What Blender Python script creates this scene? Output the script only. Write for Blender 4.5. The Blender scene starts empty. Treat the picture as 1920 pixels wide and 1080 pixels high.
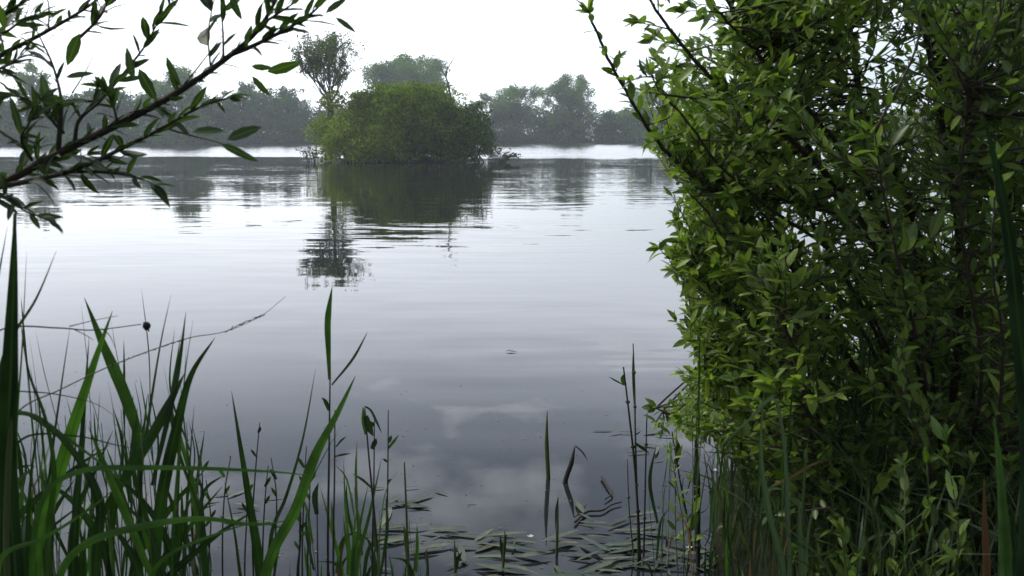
import bpy, math, random
import numpy as np
from mathutils import Vector

# ------------------------------------------------------------------ camera, sky, sun, exposure
W0, H0, F0 = 1920.0, 1080.0, 1663.0
PITCH = math.radians(9.83)
CAMZ = 1.6
sc = bpy.context.scene
C = sc.collection
cam_d = bpy.data.cameras.new('camera'); cam = bpy.data.objects.new('camera', cam_d); C.objects.link(cam)
cam.location = (0, 0, CAMZ); cam.rotation_euler = (math.pi/2 - PITCH, 0, 0)
cam_d.sensor_width = 36; cam_d.lens = 36*F0/W0; cam_d.clip_start = 0.05; cam_d.clip_end = 3000
cam_d.dof.use_dof = True; cam_d.dof.focus_distance = 6.0; cam_d.dof.aperture_fstop = 9.0
sc.camera = cam

SUN_EL, SUN_AZ = math.radians(48), math.radians(-62)      # azimuth from +Y towards +X
world = bpy.data.worlds.new('World'); sc.world = world; world.use_nodes = True
def build_world():
    nt = world.node_tree; N = nt.nodes; L = nt.links
    bg = N['Background']; bg.inputs[1].default_value = 0.1
    sky = N.new('ShaderNodeTexSky'); sky.sky_type = 'NISHITA'; sky.sun_disc = False
    sky.sun_elevation = SUN_EL; sky.sun_rotation = SUN_AZ; sky.dust_density = 3.0; sky.air_density = 1.2
    tc = N.new('ShaderNodeTexCoord'); sep = N.new('ShaderNodeSeparateXYZ'); L.new(tc.outputs['Generated'], sep.inputs[0])
    def M(op, a, b=None, c=None):
        n = N.new('ShaderNodeMath'); n.operation = op
        for i, v in enumerate((a, b, c)):
            if v is None: continue
            if isinstance(v, (int, float)): n.inputs[i].default_value = v
            else: L.new(v, n.inputs[i])
        return n.outputs[0]
    def ramp(v, a, b, lo=0., hi=1.):
        n = N.new('ShaderNodeMapRange'); n.interpolation_type = 'SMOOTHSTEP'
        L.new(v, n.inputs[0]); n.inputs[1].default_value = a; n.inputs[2].default_value = b
        n.inputs[3].default_value = lo; n.inputs[4].default_value = hi
        return n.outputs[0]
    z = sep.outputs[2]
    zz = M('ADD', M('MAXIMUM', z, 0.0), 0.12)
    cx = N.new('ShaderNodeCombineXYZ'); L.new(M('DIVIDE', sep.outputs[0], zz), cx.inputs[0]); L.new(M('DIVIDE', sep.outputs[1], zz), cx.inputs[1])
    no = N.new('ShaderNodeTexNoise'); no.inputs['Scale'].default_value = 2.1; no.inputs['Detail'].default_value = 6; no.inputs['Roughness'].default_value = 0.55
    L.new(cx.outputs[0], no.inputs['Vector'])
    cl = ramp(no.outputs[0], 0.42, 0.66)
    low = ramp(z, 0.18, 0.40, 1.0, 0.0)
    mask = M('MAXIMUM', cl, low)
    # hue of the thick haze/cloud: warm white on the left, cool white to the right
    lr = ramp(sep.outputs[0], -0.3, 0.5)
    wc = N.new('ShaderNodeMix'); wc.data_type = 'RGBA'; L.new(lr, wc.inputs[0])
    wc.inputs[6].default_value = (18.6, 19.4, 20.6, 1); wc.inputs[7].default_value = (6.9, 8.1, 8.9, 1)
    dk = N.new('ShaderNodeMix'); dk.data_type = 'RGBA'; L.new(ramp(z, 0.06, 0.22), dk.inputs[0])
    L.new(wc.outputs[2], dk.inputs[6]); dk.inputs[7].default_value = (16.6, 17.6, 19.6, 1)
    # thin blue gaps: real sky veiled by grey cloud
    gap = N.new('ShaderNodeMix'); gap.data_type = 'RGBA'; gap.inputs[0].default_value = 0.7
    L.new(sky.outputs[0], gap.inputs[6]); gap.inputs[7].default_value = (7.2, 8.3, 10.8, 1)
    fin = N.new('ShaderNodeMix'); fin.data_type = 'RGBA'; L.new(mask, fin.inputs[0]); L.new(gap.outputs[2], fin.inputs[6]); L.new(dk.outputs[2], fin.inputs[7])
    L.new(fin.outputs[2], bg.inputs[0])
build_world()
sun_d = bpy.data.lights.new('sun', 'SUN'); sun = bpy.data.objects.new('sun', sun_d); C.objects.link(sun)
sun_d.energy = 2.9; sun_d.angle = math.radians(6); sun_d.color = (1.0, 0.95, 0.84)
sd = Vector((math.sin(SUN_AZ)*math.cos(SUN_EL), math.cos(SUN_AZ)*math.cos(SUN_EL), math.sin(SUN_EL)))
sun.rotation_euler = sd.to_track_quat('Z', 'Y').to_euler()
sun.location = (-20, 10, 30)
sc.view_settings.view_transform = 'Standard'; sc.view_settings.look = 'None'
sc.view_settings.exposure = 0.12; sc.view_settings.gamma = 1.0
sc.cycles.use_denoising = True
sc.cycles.max_bounces = 8; sc.cycles.transparent_max_bounces = 8; sc.cycles.volume_bounces = 0
sc.cycles.sample_clamp_indirect = 4.0

# ------------------------------------------------------------------ helpers
rng = np.random.default_rng(7); random.seed(7)
cp, sp = math.cos(PITCH), math.sin(PITCH)
def ray(px, py):
    x = (px - W0/2)/F0; y = -(py - H0/2)/F0
    return np.array([x, cp + y*sp, -sp + y*cp])
def P(px, py, Y):
    d = ray(px, py); return np.array([0, 0, CAMZ]) + d*(Y/d[1])
def onwater(px, py):
    d = ray(px, py); t = CAMZ/-d[2]; return np.array([d[0]*t, d[1]*t, 0.0])
def proj(p):
    q = np.asarray(p) - np.array([0, 0, CAMZ])
    dep = q[..., 1]*cp - q[..., 2]*sp; up = q[..., 1]*sp + q[..., 2]*cp
    return W0/2 + F0*q[..., 0]/dep, H0/2 - F0*up/dep
def nrmz(a):
    a = np.asarray(a, float); return a/np.maximum(np.linalg.norm(a, axis=-1, keepdims=True), 1e-9)
def smooth(pts, n=8):
    p = np.asarray(pts, float)
    if len(p) < 3:
        t = np.linspace(0, 1, n+1)[:, None]; return p[0]*(1-t) + p[-1]*t
    q = np.vstack([2*p[0]-p[1], p, 2*p[-1]-p[-2]]); out = []
    for i in range(1, len(q)-2):                              # centripetal: no loops where spacing is uneven
        P0, P1, P2, P3 = q[i-1:i+3]; t0 = 0.
        t1 = t0+max(1e-4, np.linalg.norm(P1-P0)**.5); t2 = t1+max(1e-4, np.linalg.norm(P2-P1)**.5); t3 = t2+max(1e-4, np.linalg.norm(P3-P2)**.5)
        for k in range(n):
            t = t1+(t2-t1)*k/n
            A1 = (t1-t)/(t1-t0)*P0+(t-t0)/(t1-t0)*P1; A2 = (t2-t)/(t2-t1)*P1+(t-t1)/(t2-t1)*P2; A3 = (t3-t)/(t3-t2)*P2+(t-t2)/(t3-t2)*P3
            B1 = (t2-t)/(t2-t0)*A1+(t-t0)/(t2-t0)*A2; B2 = (t3-t)/(t3-t1)*A2+(t-t1)/(t3-t1)*A3
            out.append((t2-t)/(t2-t1)*B1+(t-t1)/(t2-t1)*B2)
    out.append(q[-2]); return np.array(out)

class MB:
    """collects vertices and faces, builds ONE mesh object"""
    def __init__(s): s.V = []; s.F3 = []; s.F4 = []; s.R = []; s.M = []; s.n = 0
    def add(s, v, f3=None, f4=None, r=0.5, m=0.0):
        v = np.asarray(v, float).reshape(-1, 3); k = len(v)
        s.V.append(v); s.R.append(np.broadcast_to(np.asarray(r, float), (k,)).copy()); s.M.append(np.broadcast_to(np.asarray(m, float), (k,)).copy())
        if f3 is not None and len(f3): s.F3.append(np.asarray(f3, int).reshape(-1, 3) + s.n)
        if f4 is not None and len(f4): s.F4.append(np.asarray(f4, int).reshape(-1, 4) + s.n)
        s.n += k
    def tube(s, pts, rad, n=6, r=0.5):
        p = np.asarray(pts, float); k = len(p); rad = np.broadcast_to(np.asarray(rad, float), (k,))
        t = nrmz(np.gradient(p, axis=0)); ref = np.array([0.31, 0.17, 0.93]) if abs(t[0] @ np.array([0, 0, 1])) < .8 else np.array([1., 0.1, 0.])
        a = nrmz(np.cross(t, ref)); b = np.cross(t, a)
        an = np.linspace(0, 2*np.pi, n, endpoint=False)
        ring = p[:, None] + rad[:, None, None]*(np.cos(an)[None, :, None]*a[:, None] + np.sin(an)[None, :, None]*b[:, None])
        i = np.arange(k-1)[:, None]*n; j = np.arange(n)[None]; j2 = (j+1) % n
        f = np.stack([i+j, i+j2, i+n+j2, i+n+j], -1).reshape(-1, 4)
        v = np.vstack([ring.reshape(-1, 3), p[0], p[-1]])
        c0, c1 = k*n, k*n+1; jj = np.arange(n)
        f3 = np.vstack([np.stack([np.full(n, c0), (jj+1) % n, jj], -1), np.stack([np.full(n, c1), (k-1)*n+jj, (k-1)*n+(jj+1) % n], -1)])
        s.add(v, f3, f, r)
    def leaves(s, base, d, nn, L, Wd, prof=((.22, .8), (.5, 1.), (.8, .62)), fold=.25, curl=.15, r=None):
        """many leaves at once: pointed, folded along the midrib, curled"""
        base = np.atleast_2d(base); N = len(base)
        if N == 0: return
        d = nrmz(np.atleast_2d(d)); nn = np.atleast_2d(nn); side = nrmz(np.cross(d, nn)); nn = np.cross(side, d)
        L = np.broadcast_to(L, (N,)).astype(float); Wd = np.broadcast_to(Wd, (N,)).astype(float)
        r = rng.random(N) if r is None else np.broadcast_to(r, (N,))
        curl = np.broadcast_to(curl, (N,)).astype(float)
        T = [(0, 0, 0, 1.)]
        for u, w in prof: T += [(u, -w/2, fold*w/2, 0.), (u, 0, 0, 1.), (u, w/2, fold*w/2, 0.)]
        T += [(1, 0, 0, 1.)]; T = np.array(T); k = len(T); m = len(prof)
        v = (base[:, None] + d[:, None]*(T[:, 0]*1.)[None, :, None]*L[:, None, None] + side[:, None]*T[None, :, 1, None]*Wd[:, None, None]
             + nn[:, None]*(T[None, :, 2, None]*Wd[:, None, None] - curl[:, None, None]*(T[None, :, 0, None]**2)*L[:, None, None]))
        f3 = [(0, 2, 1), (0, 3, 2), (k-1, 3*m-2, 3*m-1), (k-1, 3*m-1, 3*m)]
        f4 = []
        for q in range(m-1):
            a = 1+3*q; f4 += [(a, a+1, a+4, a+3), (a+1, a+2, a+5, a+4)]
        off = (np.arange(N)*k)[:, None, None]
        s.add(v.reshape(-1, 3), (off+np.array(f3)[None]).reshape(-1, 3), (off+np.array(f4)[None]).reshape(-1, 4) if f4 else None, np.repeat(r, k), np.tile(T[:, 3], N))
    def flakes(s, c, size, flat=0.0, r=None, aspect=.55, droop=None):
        """small two-triangle leaves, for far crowns"""
        c = np.atleast_2d(c); N = len(c); size = np.broadcast_to(size, (N,))
        d = nrmz(rng.normal(size=(N, 3)) * np.array([1, 1, 1-flat*.5])); 
        if droop is not None: d = nrmz(d + np.asarray(droop))
        nn = rng.normal(size=(N, 3)); nn[:, 2] = np.abs(nn[:, 2]) + flat
        sd_ = nrmz(np.cross(d, nn)); up = np.cross(sd_, d)
        r = rng.random(N) if r is None else r
        h = size[:, None]
        v = np.stack([c - d*h*.5, c + sd_*h*aspect*.5 + up*h*.1, c + d*h*.5, c - sd_*h*aspect*.5 + up*h*.1], 1)
        off = (np.arange(N)*4)[:, None, None]
        s.add(v.reshape(-1, 3), (off+np.array([(0, 1, 2), (0, 2, 3)])[None]).reshape(-1, 3), None, np.repeat(r, 4), np.tile([1, 0, 1, 0], N))
    def blade(s, pts, width, twist=0., fold=.35, r=None, face=None, prof=None):
        """a long strap leaf following pts (tip FIRST), width in metres at its widest"""
        p = np.asarray(pts, float); k = len(p); t = nrmz(np.gradient(p, axis=0))
        view = nrmz(p - np.array([0, 0, CAMZ])) if face is None else np.broadcast_to(nrmz(face), (k, 3))
        a = nrmz(np.cross(t, view)); b = np.cross(a, t)
        tw = np.linspace(twist, twist*.3, k)[:, None]
        side = a*np.cos(tw) + b*np.sin(tw); nn = np.cross(side, t)
        seg = np.r_[0, np.cumsum(np.linalg.norm(np.diff(p, axis=0), axis=1))]; u = seg/seg[-1]
        w = (np.minimum(1, (u/.38)**.75)*(1-.35*np.clip((u-.6)/.4, 0, 1)) if prof is None else prof(u))*width
        w = np.maximum(w, width*.03)[:, None]
        v = np.stack([p - side*w*.5 + nn*w*fold*.5, p, p + side*w*.5 + nn*w*fold*.5], 1).reshape(-1, 3)
        i = np.arange(k-1)*3
        f = np.vstack([np.stack([i, i+1, i+4, i+3], -1), np.stack([i+1, i+2, i+5, i+4], -1)])
        s.add(v, None, f, rng.random() if r is None else r, np.tile([0, 1, 0], k))
    def build(s, name, mat, parent=None, smoothed=True, origin=None):
        V = np.vstack(s.V); o0 = np.zeros(3)
        if parent is not None:
            q = parent
            while q is not None: o0 = o0 + np.array(q.location); q = q.parent
        elif origin is not None: o0 = np.asarray(origin, float)
        V = V - o0
        me = bpy.data.meshes.new(name)
        F3 = np.vstack(s.F3) if s.F3 else np.zeros((0, 3), int); F4 = np.vstack(s.F4) if s.F4 else np.zeros((0, 4), int)
        nl = F3.size + F4.size; nf = len(F3)+len(F4)
        me.vertices.add(len(V)); me.vertices.foreach_set('co', V.astype(np.float32).ravel())
        me.loops.add(nl); me.polygons.add(nf)
        me.loops.foreach_set('vertex_index', np.r_[F3.ravel(), F4.ravel()].astype(np.int32))
        me.polygons.foreach_set('loop_start', np.r_[np.arange(len(F3))*3, F3.size+np.arange(len(F4))*4].astype(np.int32))
        me.polygons.foreach_set('use_smooth', np.full(nf, smoothed))
        a = me.attributes.new('rnd', 'FLOAT', 'POINT'); a.data.foreach_set('value', np.concatenate(s.R).astype(np.float32))
        a = me.attributes.new('mid', 'FLOAT', 'POINT'); a.data.foreach_set('value', np.concatenate(s.M).astype(np.float32))
        me.update(calc_edges=True); me.validate()
        me.materials.append(mat)
        o = bpy.data.objects.new(name, me); C.objects.link(o)
        if parent is not None: o.parent = parent
        elif origin is not None: o.location = tuple(o0)
        return o

def tag(o, label=None, cat=None, group=None, kind=None):
    if label: o['label'] = label
    if cat: o['category'] = cat
    if group: o['group'] = group
    if kind: o['kind'] = kind
    return o
def thing(name, label, cat, loc=(0, 0, 0), group=None):
    o = bpy.data.objects.new(name, None); C.objects.link(o); o.location = tuple(float(v) for v in loc)
    o.empty_display_size = .2
    return tag(o, label, cat, group)
def copy_tree(o, parent=None):
    c = o.copy(); C.objects.link(c)
    if parent is not None: c.parent = parent
    for ch in list(o.children): copy_tree(ch, c)
    return c

# ------------------------------------------------------------------ materials
def new_mat(name):
    m = bpy.data.materials.new(name); m.use_nodes = True; nt = m.node_tree
    return m, nt, nt.nodes, nt.links, nt.nodes['Principled BSDF']
def leaf_mat(name, cols, rough=.5, trans=.35, tcol=None, rib=None, spec=.25, patch=0.0, pscale=1.0):
    m, nt, N, L, b = new_mat(name)
    at = N.new('ShaderNodeAttribute'); at.attribute_name = 'rnd'
    cr = N.new('ShaderNodeValToRGB'); el = cr.color_ramp.elements
    while len(el) < len(cols): el.new(.5)
    for i, c in enumerate(cols): el[i].position = i/(len(cols)-1); el[i].color = (*c, 1)
    L.new(at.outputs['Fac'], cr.inputs[0]); col = cr.outputs[0]
    if patch:
        ge = N.new('ShaderNodeNewGeometry')
        no = N.new('ShaderNodeTexNoise'); no.inputs['Scale'].default_value = pscale; no.inputs['Detail'].default_value = 2; L.new(ge.outputs['Position'], no.inputs[0])
        mr = N.new('ShaderNodeMapRange'); mr.inputs[1].default_value = .35; mr.inputs[2].default_value = .65; mr.inputs[3].default_value = 1-patch; mr.inputs[4].default_value = 1+patch
        L.new(no.outputs[0], mr.inputs[0]); vm = N.new('ShaderNodeVectorMath'); vm.operation = 'SCALE'; L.new(col, vm.inputs[0]); L.new(mr.outputs[0], vm.inputs['Scale']); col = vm.outputs[0]
    if rib:
        a2 = N.new('ShaderNodeAttribute'); a2.attribute_name = 'mid'
        mr = N.new('ShaderNodeMapRange'); mr.inputs[1].default_value = .82; mr.inputs[2].default_value = 1.; L.new(a2.outputs['Fac'], mr.inputs[0])
        mx = N.new('ShaderNodeMix'); mx.data_type = 'RGBA'; L.new(mr.outputs[0], mx.inputs[0]); L.new(col, mx.inputs[6]); mx.inputs[7].default_value = (*rib, 1); col = mx.outputs[2]
    if name == 'sallow leaf':                                 # paler, greyer undersides
        g2 = N.new('ShaderNodeNewGeometry'); mu = N.new('ShaderNodeMath'); mu.operation = 'MULTIPLY'; L.new(g2.outputs['Backfacing'], mu.inputs[0]); mu.inputs[1].default_value = .45
        mx2 = N.new('ShaderNodeMix'); mx2.data_type = 'RGBA'; L.new(mu.outputs[0], mx2.inputs[0]); L.new(col, mx2.inputs[6]); mx2.inputs[7].default_value = (.17, .24, .1, 1); col = mx2.outputs[2]
    L.new(col, b.inputs['Base Color']); b.inputs['Roughness'].default_value = rough; b.inputs['Specular IOR Level'].default_value = spec
    if trans:
        tr = N.new('ShaderNodeBsdfTranslucent')
        vm = N.new('ShaderNodeVectorMath'); vm.operation = 'MULTIPLY'; L.new(col, vm.inputs[0]); vm.inputs[1].default_value = tcol or (1.5, 1.7, .6); L.new(vm.outputs[0], tr.inputs[0])
        ms = N.new('ShaderNodeMixShader'); ms.inputs[0].default_value = trans
        L.new(b.outputs[0], ms.inputs[1]); L.new(tr.outputs[0], ms.inputs[2]); L.new(ms.outputs[0], N['Material Output'].inputs[0])
    return m
def bark_mat(name, c1, c2, scale=30.):
    m, nt, N, L, b = new_mat(name)
    ge = N.new('ShaderNodeNewGeometry'); no = N.new('ShaderNodeTexNoise'); no.inputs['Scale'].default_value = scale; no.inputs['Detail'].default_value = 5
    L.new(ge.outputs['Position'], no.inputs[0]); mx = N.new('ShaderNodeMix'); mx.data_type = 'RGBA'
    L.new(no.outputs[0], mx.inputs[0]); mx.inputs[6].default_value = (*c1, 1); mx.inputs[7].default_value = (*c2, 1)
    L.new(mx.outputs[2], b.inputs['Base Color']); b.inputs['Roughness'].default_value = .85; b.inputs['Specular IOR Level'].default_value = .2
    bp = N.new('ShaderNodeBump'); bp.inputs['Strength'].default_value = .5; bp.inputs['Distance'].default_value = .3/scale; L.new(no.outputs[0], bp.inputs['Height']); L.new(bp.outputs[0], b.inputs['Normal'])
    return m
G = lambda *a: a
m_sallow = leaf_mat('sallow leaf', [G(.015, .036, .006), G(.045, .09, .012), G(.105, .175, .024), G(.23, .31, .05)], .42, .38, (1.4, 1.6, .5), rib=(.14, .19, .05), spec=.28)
m_willow = leaf_mat('willow leaf', [G(.014, .03, .012), G(.025, .05, .016), G(.055, .095, .025)], .5, .35, (1.3, 1.6, .5), rib=(.1, .14, .05), spec=.3)
m_reed = leaf_mat('reed blade', [G(.008, .02, .008), G(.016, .038, .011), G(.05, .11, .024)], .5, .25, (1.2, 1.6, .4), rib=(.03, .06, .018), spec=.2, patch=.35, pscale=14.)
m_grass = leaf_mat('bank grass', [G(.014, .03, .01), G(.026, .05, .016), G(.045, .075, .028), G(.06, .07, .03)], .5, .3, spec=.3)
m_palegrass = leaf_mat('pale sedge', [G(.05, .085, .045), G(.08, .125, .065)], .45, .3, (1.2, 1.4, .7), rib=(.1, .15, .08))
m_dead = leaf_mat('dead reed', [G(.1, .05, .022), G(.16, .085, .04), G(.2, .14, .07)], .7, .2, (1.1, 1., .7))
m_stem = leaf_mat('reed stem', [G(.03, .045, .018), G(.05, .07, .025), G(.07, .1, .03)], .5, 0)
m_darkstem = leaf_mat('old reed stem', [G(.018, .018, .014), G(.035, .033, .024)], .6, 0)
m_float = leaf_mat('floating leaf', [G(.009, .02, .008), G(.024, .042, .018), G(.045, .065, .03), G(.09, .09, .05)], .5, .1, rib=(.06, .08, .045), spec=.35, patch=.3, pscale=20.)
m_bark = bark_mat('shrub bark', G(.018, .014, .011), G(.06, .05, .038), 60)
m_bark_far = bark_mat('tree bark', G(.02, .018, .015), G(.06, .055, .045), 3)
m_deadwood = bark_mat('bare wood', G(.05, .045, .04), G(.11, .1, .09), 5)
m_isle_lit = leaf_mat('sunlit olive willow foliage', [G(.06, .10, .006), G(.115, .165, .012), G(.2, .25, .03)], .6, .35, patch=.35, pscale=.6, spec=.05)  # olive leaves, lightened to paint in sun on the island's left side
m_isle = leaf_mat('green willow foliage', [G(.042, .078, .004), G(.09, .145, .008), G(.17, .235, .018)], .6, .3, patch=.35, pscale=.6, spec=.05)
m_isle_shaded = leaf_mat('shaded willow foliage', [G(.014, .032, .004), G(.03, .062, .007), G(.065, .11, .012)], .6, .25, patch=.3, pscale=.6, spec=.05)  # darkened copy of the foliage, painting shade on the island's right side
m_far = leaf_mat('poplar foliage', [G(.04, .09, .022), G(.075, .14, .035), G(.12, .19, .05)], .6, .3, patch=.3, pscale=.25, spec=.05)
m_far_d = leaf_mat('wood foliage', [G(.016, .05, .014), G(.032, .082, .022), G(.058, .115, .032)], .6, .25, patch=.4, pscale=.12, spec=.05)
m_far_b = leaf_mat('blossom', [G(.12, .16, .08), G(.5, .5, .45), G(.6, .6, .55)], .6, .2, (1, 1, 1))
m_greywillow = leaf_mat('grey willow foliage', [G(.05, .08, .025), G(.09, .13, .045)], .6, .25, spec=.05)
m_bud = leaf_mat('seed head', [G(.012, .01, .012), G(.03, .02, .02)], .7, 0)
m_petal = leaf_mat('fallen petal', [G(.45, .45, .42), G(.6, .6, .56)], .6, .2, (1, 1, 1))

def ground_mat():
    m, nt, N, L, b = new_mat('bank soil')
    ge = N.new('ShaderNodeNewGeometry'); no = N.new('ShaderNodeTexNoise'); no.inputs['Scale'].default_value = 7; no.inputs['Detail'].default_value = 8; L.new(ge.outputs['Position'], no.inputs[0])
    cr = N.new('ShaderNodeValToRGB'); e = cr.color_ramp.elements; e[0].position = .35; e[0].color = (.006, .006, .004, 1); e[1].position = .7; e[1].color = (.018, .02, .01, 1)
    L.new(no.outputs[0], cr.inputs[0]); L.new(cr.outputs[0], b.inputs['Base Color']); b.inputs['Roughness'].default_value = .95; b.inputs['Specular IOR Level'].default_value = .08
    bp = N.new('ShaderNodeBump'); bp.inputs['Strength'].default_value = .8; bp.inputs['Distance'].default_value = .05; L.new(no.outputs[0], bp.inputs['Height']); L.new(bp.outputs[0], b.inputs['Normal'])
    return m
m_soil = ground_mat()
def water_mat():
    m, nt, N, L, b = new_mat('lake water')
    b.inputs['Base Color'].default_value = (.012, .014, .014, 1); b.inputs['Roughness'].default_value = .015; b.inputs['IOR'].default_value = 1.34
    ge = N.new('ShaderNodeNewGeometry'); pos = ge.outputs['Position']
    def math_(op, a, b_=None):
        n = N.new('ShaderNodeMath'); n.operation = op
        for i, v in enumerate((a, b_)):
            if v is None: continue
            if isinstance(v, (int, float)): n.inputs[i].default_value = v
            else: L.new(v, n.inputs[i])
        return n.outputs[0]
    def noise(sx, sy, scale, det=2, rough=.5, rot=0., dist=0.):
        mp = N.new('ShaderNodeMapping'); mp.inputs['Scale'].default_value = (sx, sy, 1); mp.inputs['Rotation'].default_value = (0, 0, rot); L.new(pos, mp.inputs[0])
        n = N.new('ShaderNodeTexNoise'); n.inputs['Scale'].default_value = scale; n.inputs['Detail'].default_value = det; n.inputs['Roughness'].default_value = rough; n.inputs['Distortion'].default_value = dist
        L.new(mp.outputs[0], n.inputs[0]); return n.outputs[0]
    sep = N.new('ShaderNodeSeparateXYZ'); L.new(pos, sep.inputs[0])
    def mapr(v, a, b_, lo, hi, typ='SMOOTHSTEP'):
        n = N.new('ShaderNodeMapRange'); n.interpolation_type = typ; L.new(v, n.inputs[0])
        for i, x in enumerate((a, b_, lo, hi)): n.inputs[i+1].default_value = x
        return n.outputs[0]
    def slope(n, amp): return math_('MULTIPLY', math_('SUBTRACT', n, .5), amp)
    patch = mapr(noise(.5, 1., .12, 2), .38, .64, .25, 1.5)
    near = mapr(sep.outputs[1], 3., 16., .35, 1.)
    cx, cy = onwater(955, 660)[:2]                            # rings spreading from a fish rise
    dx = math_('SUBTRACT', sep.outputs[0], float(cx)); dy = math_('SUBTRACT', sep.outputs[1], float(cy))
    rr = math_('SQRT', math_('ADD', math_('MULTIPLY', dx, dx), math_('MULTIPLY', dy, dy)))
    ring = math_('MULTIPLY', math_('SINE', math_('MULTIPLY', rr, 9.)), mapr(rr, .2, 5.0, .004, 0., 'LINEAR'))
    ringx = math_('MULTIPLY', ring, math_('DIVIDE', dx, rr)); ringy = math_('MULTIPLY', ring, math_('DIVIDE', dy, rr))
    wob = noise(.25, 1., .05, 3, .6)
    edge = math_('ADD', sep.outputs[1], math_('MULTIPLY', math_('SUBTRACT', wob, .5), 50.))
    wind = mapr(edge, 54., 70., 0., 1.)
    amp = math_('MULTIPLY', patch, near)
    sy = math_('ADD', slope(noise(.2, 1., 2.1, 1, .4, .05), .055), slope(noise(.18, 1., 5.2, 2, .45, -.06), .06))
    sx = slope(noise(.3, 1., 1.7, 1, .4, .3), .022)
    sy = math_('ADD', sy, math_('MULTIPLY', slope(noise(.35, 1., 11., 2, .6), .10), mapr(sep.outputs[1], 8., 34., .1, 1.)))
    sy = math_('ADD', math_('MULTIPLY', sy, amp), math_('MULTIPLY', math_('SUBTRACT', slope(noise(.6, 1., 3., 3, .6), .2), .075), wind))
    sx = math_('ADD', math_('MULTIPLY', sx, amp), math_('MULTIPLY', slope(noise(1., 1., 2.4, 3, .6, .7), .15), wind))
    sy = math_('ADD', sy, ringy); sx = math_('ADD', sx, ringx)
    cb = N.new('ShaderNodeCombineXYZ'); L.new(sx, cb.inputs[0]); L.new(sy, cb.inputs[1]); cb.inputs[2].default_value = 1.
    nv = N.new('ShaderNodeVectorMath'); nv.operation = 'NORMALIZE'; L.new(cb.outputs[0], nv.inputs[0])
    L.new(nv.outputs[0], b.inputs['Normal'])
    return m
m_water = water_mat()

# ------------------------------------------------------------------ ground, lake, island
def shore_y(x):
    x = np.asarray(x, float)
    s = lambda a, b: np.clip((x-a)/(b-a), 0, 1)**2*(3-2*np.clip((x-a)/(b-a), 0, 1))
    return 2.35 + 1.75*s(.6, 1.02) + 1.2*s(2., 5.) + 60*s(14, 60) + 0.12*np.sin(3.1*x) + 1.2*(1-s(-5, -1.9)) + 60*(1-s(-60, -14))
def far_y(x): return 158 + 5*np.sin(x*.03+1) + 2.5*np.sin(x*.11) - .0022*np.asarray(x, float)**2
def gz(x, y):
    x = np.asarray(x, float); y = np.asarray(y, float)
    a = np.clip((shore_y(x)-y)*.22, -1.0, .38)
    b = np.clip((y-far_y(x))*.15, -1.0, 1.6)
    c = np.clip((np.abs(x)-165)*.1, -1., 1.6)
    z = np.maximum(np.maximum(a, b), c)
    return z + .018*np.sin(9*x+1.3*np.sin(7*y))*np.cos(8*y+x)*(np.abs(y) < 12)
def build_ground():
    t = np.linspace(-1, 1, 181); xs = np.sinh(t*6.4)/np.sinh(6.4)*400
    t = np.linspace(0, 1, 170); ys = np.r_[-400, -200, -90, -40, -20, -10, -6, -4, -3, -2, -1.2, -.6, np.sinh(t*5.6)/np.sinh(5.6)*400]
    X, Yy = np.meshgrid(xs, ys, indexing='ij'); Z = gz(X, Yy)
    b = MB(); n, m_ = X.shape; i = np.arange(n-1)[:, None]*m_; j = np.arange(m_-1)[None]
    b.add(np.stack([X, Yy, Z], -1).reshape(-1, 3), None, np.stack([i+j, i+m_+j, i+m_+j+1, i+j+1], -1).reshape(-1, 4))
    o = b.build('ground', m_soil); tag(o, kind='structure')
build_ground()
b = MB(); b.add([(-395, -395, 0), (395, -395, 0), (395, 395, 0), (-395, 395, 0)], None, [(0, 1, 2, 3)])
tag(b.build('water', m_water), kind='structure')
IX, IY = -6.25, 54.2
b = MB(); rr_ = np.linspace(0, 1, 8); an = np.linspace(0, 2*np.pi, 40, endpoint=False)
V = []
for q in rr_:
    for a in an:
        wv = 1+.1*math.sin(3*a)+.06*math.sin(7*a)
        V.append((IX+4.9*q*wv*math.cos(a), IY+3.9*q*wv*math.sin(a), .28*(1-q**2)-.08))
Fq = []
for q in range(7):
    for k in range(40): Fq.append((q*40+k, q*40+(k+1) % 40, (q+1)*40+(k+1) % 40, (q+1)*40+k))
b.add(V, None, Fq); tag(b.build('island_ground', m_soil), kind='structure')

# ------------------------------------------------------------------ trees of the far shore
def blob_cloud(blobs, per, shell=.55, up_bias=0.):
    """points scattered in lumpy shells; blobs = (centre, radii)"""
    out = []
    for c, R in blobs:
        n = max(8, int(per*float(np.mean(R))**2))
        d = nrmz(rng.normal(size=(n, 3))); rad = shell + (1.05-shell)*rng.random(n)**.6
        rad *= 1+.22*np.sin(5*d[:, 0]+3*c[0])*np.sin(6*d[:, 2]+c[1])
        out.append(np.asarray(c)+d*rad[:, None]*np.asarray(R))
    return np.vstack(out)
def limb(b, a, c, r0, r1, bend=.12, n=6, sides=5):
    a = np.asarray(a, float); c = np.asarray(c, float); L_ = np.linalg.norm(c-a)
    mid = (a+c)/2 + rng.normal(size=3)*L_*bend*.5 + np.array([0, 0, L_*bend*.4])
    p = smooth([a, mid, c], n); b.tube(p, np.linspace(r0, r1, len(p)), sides); return p
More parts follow.
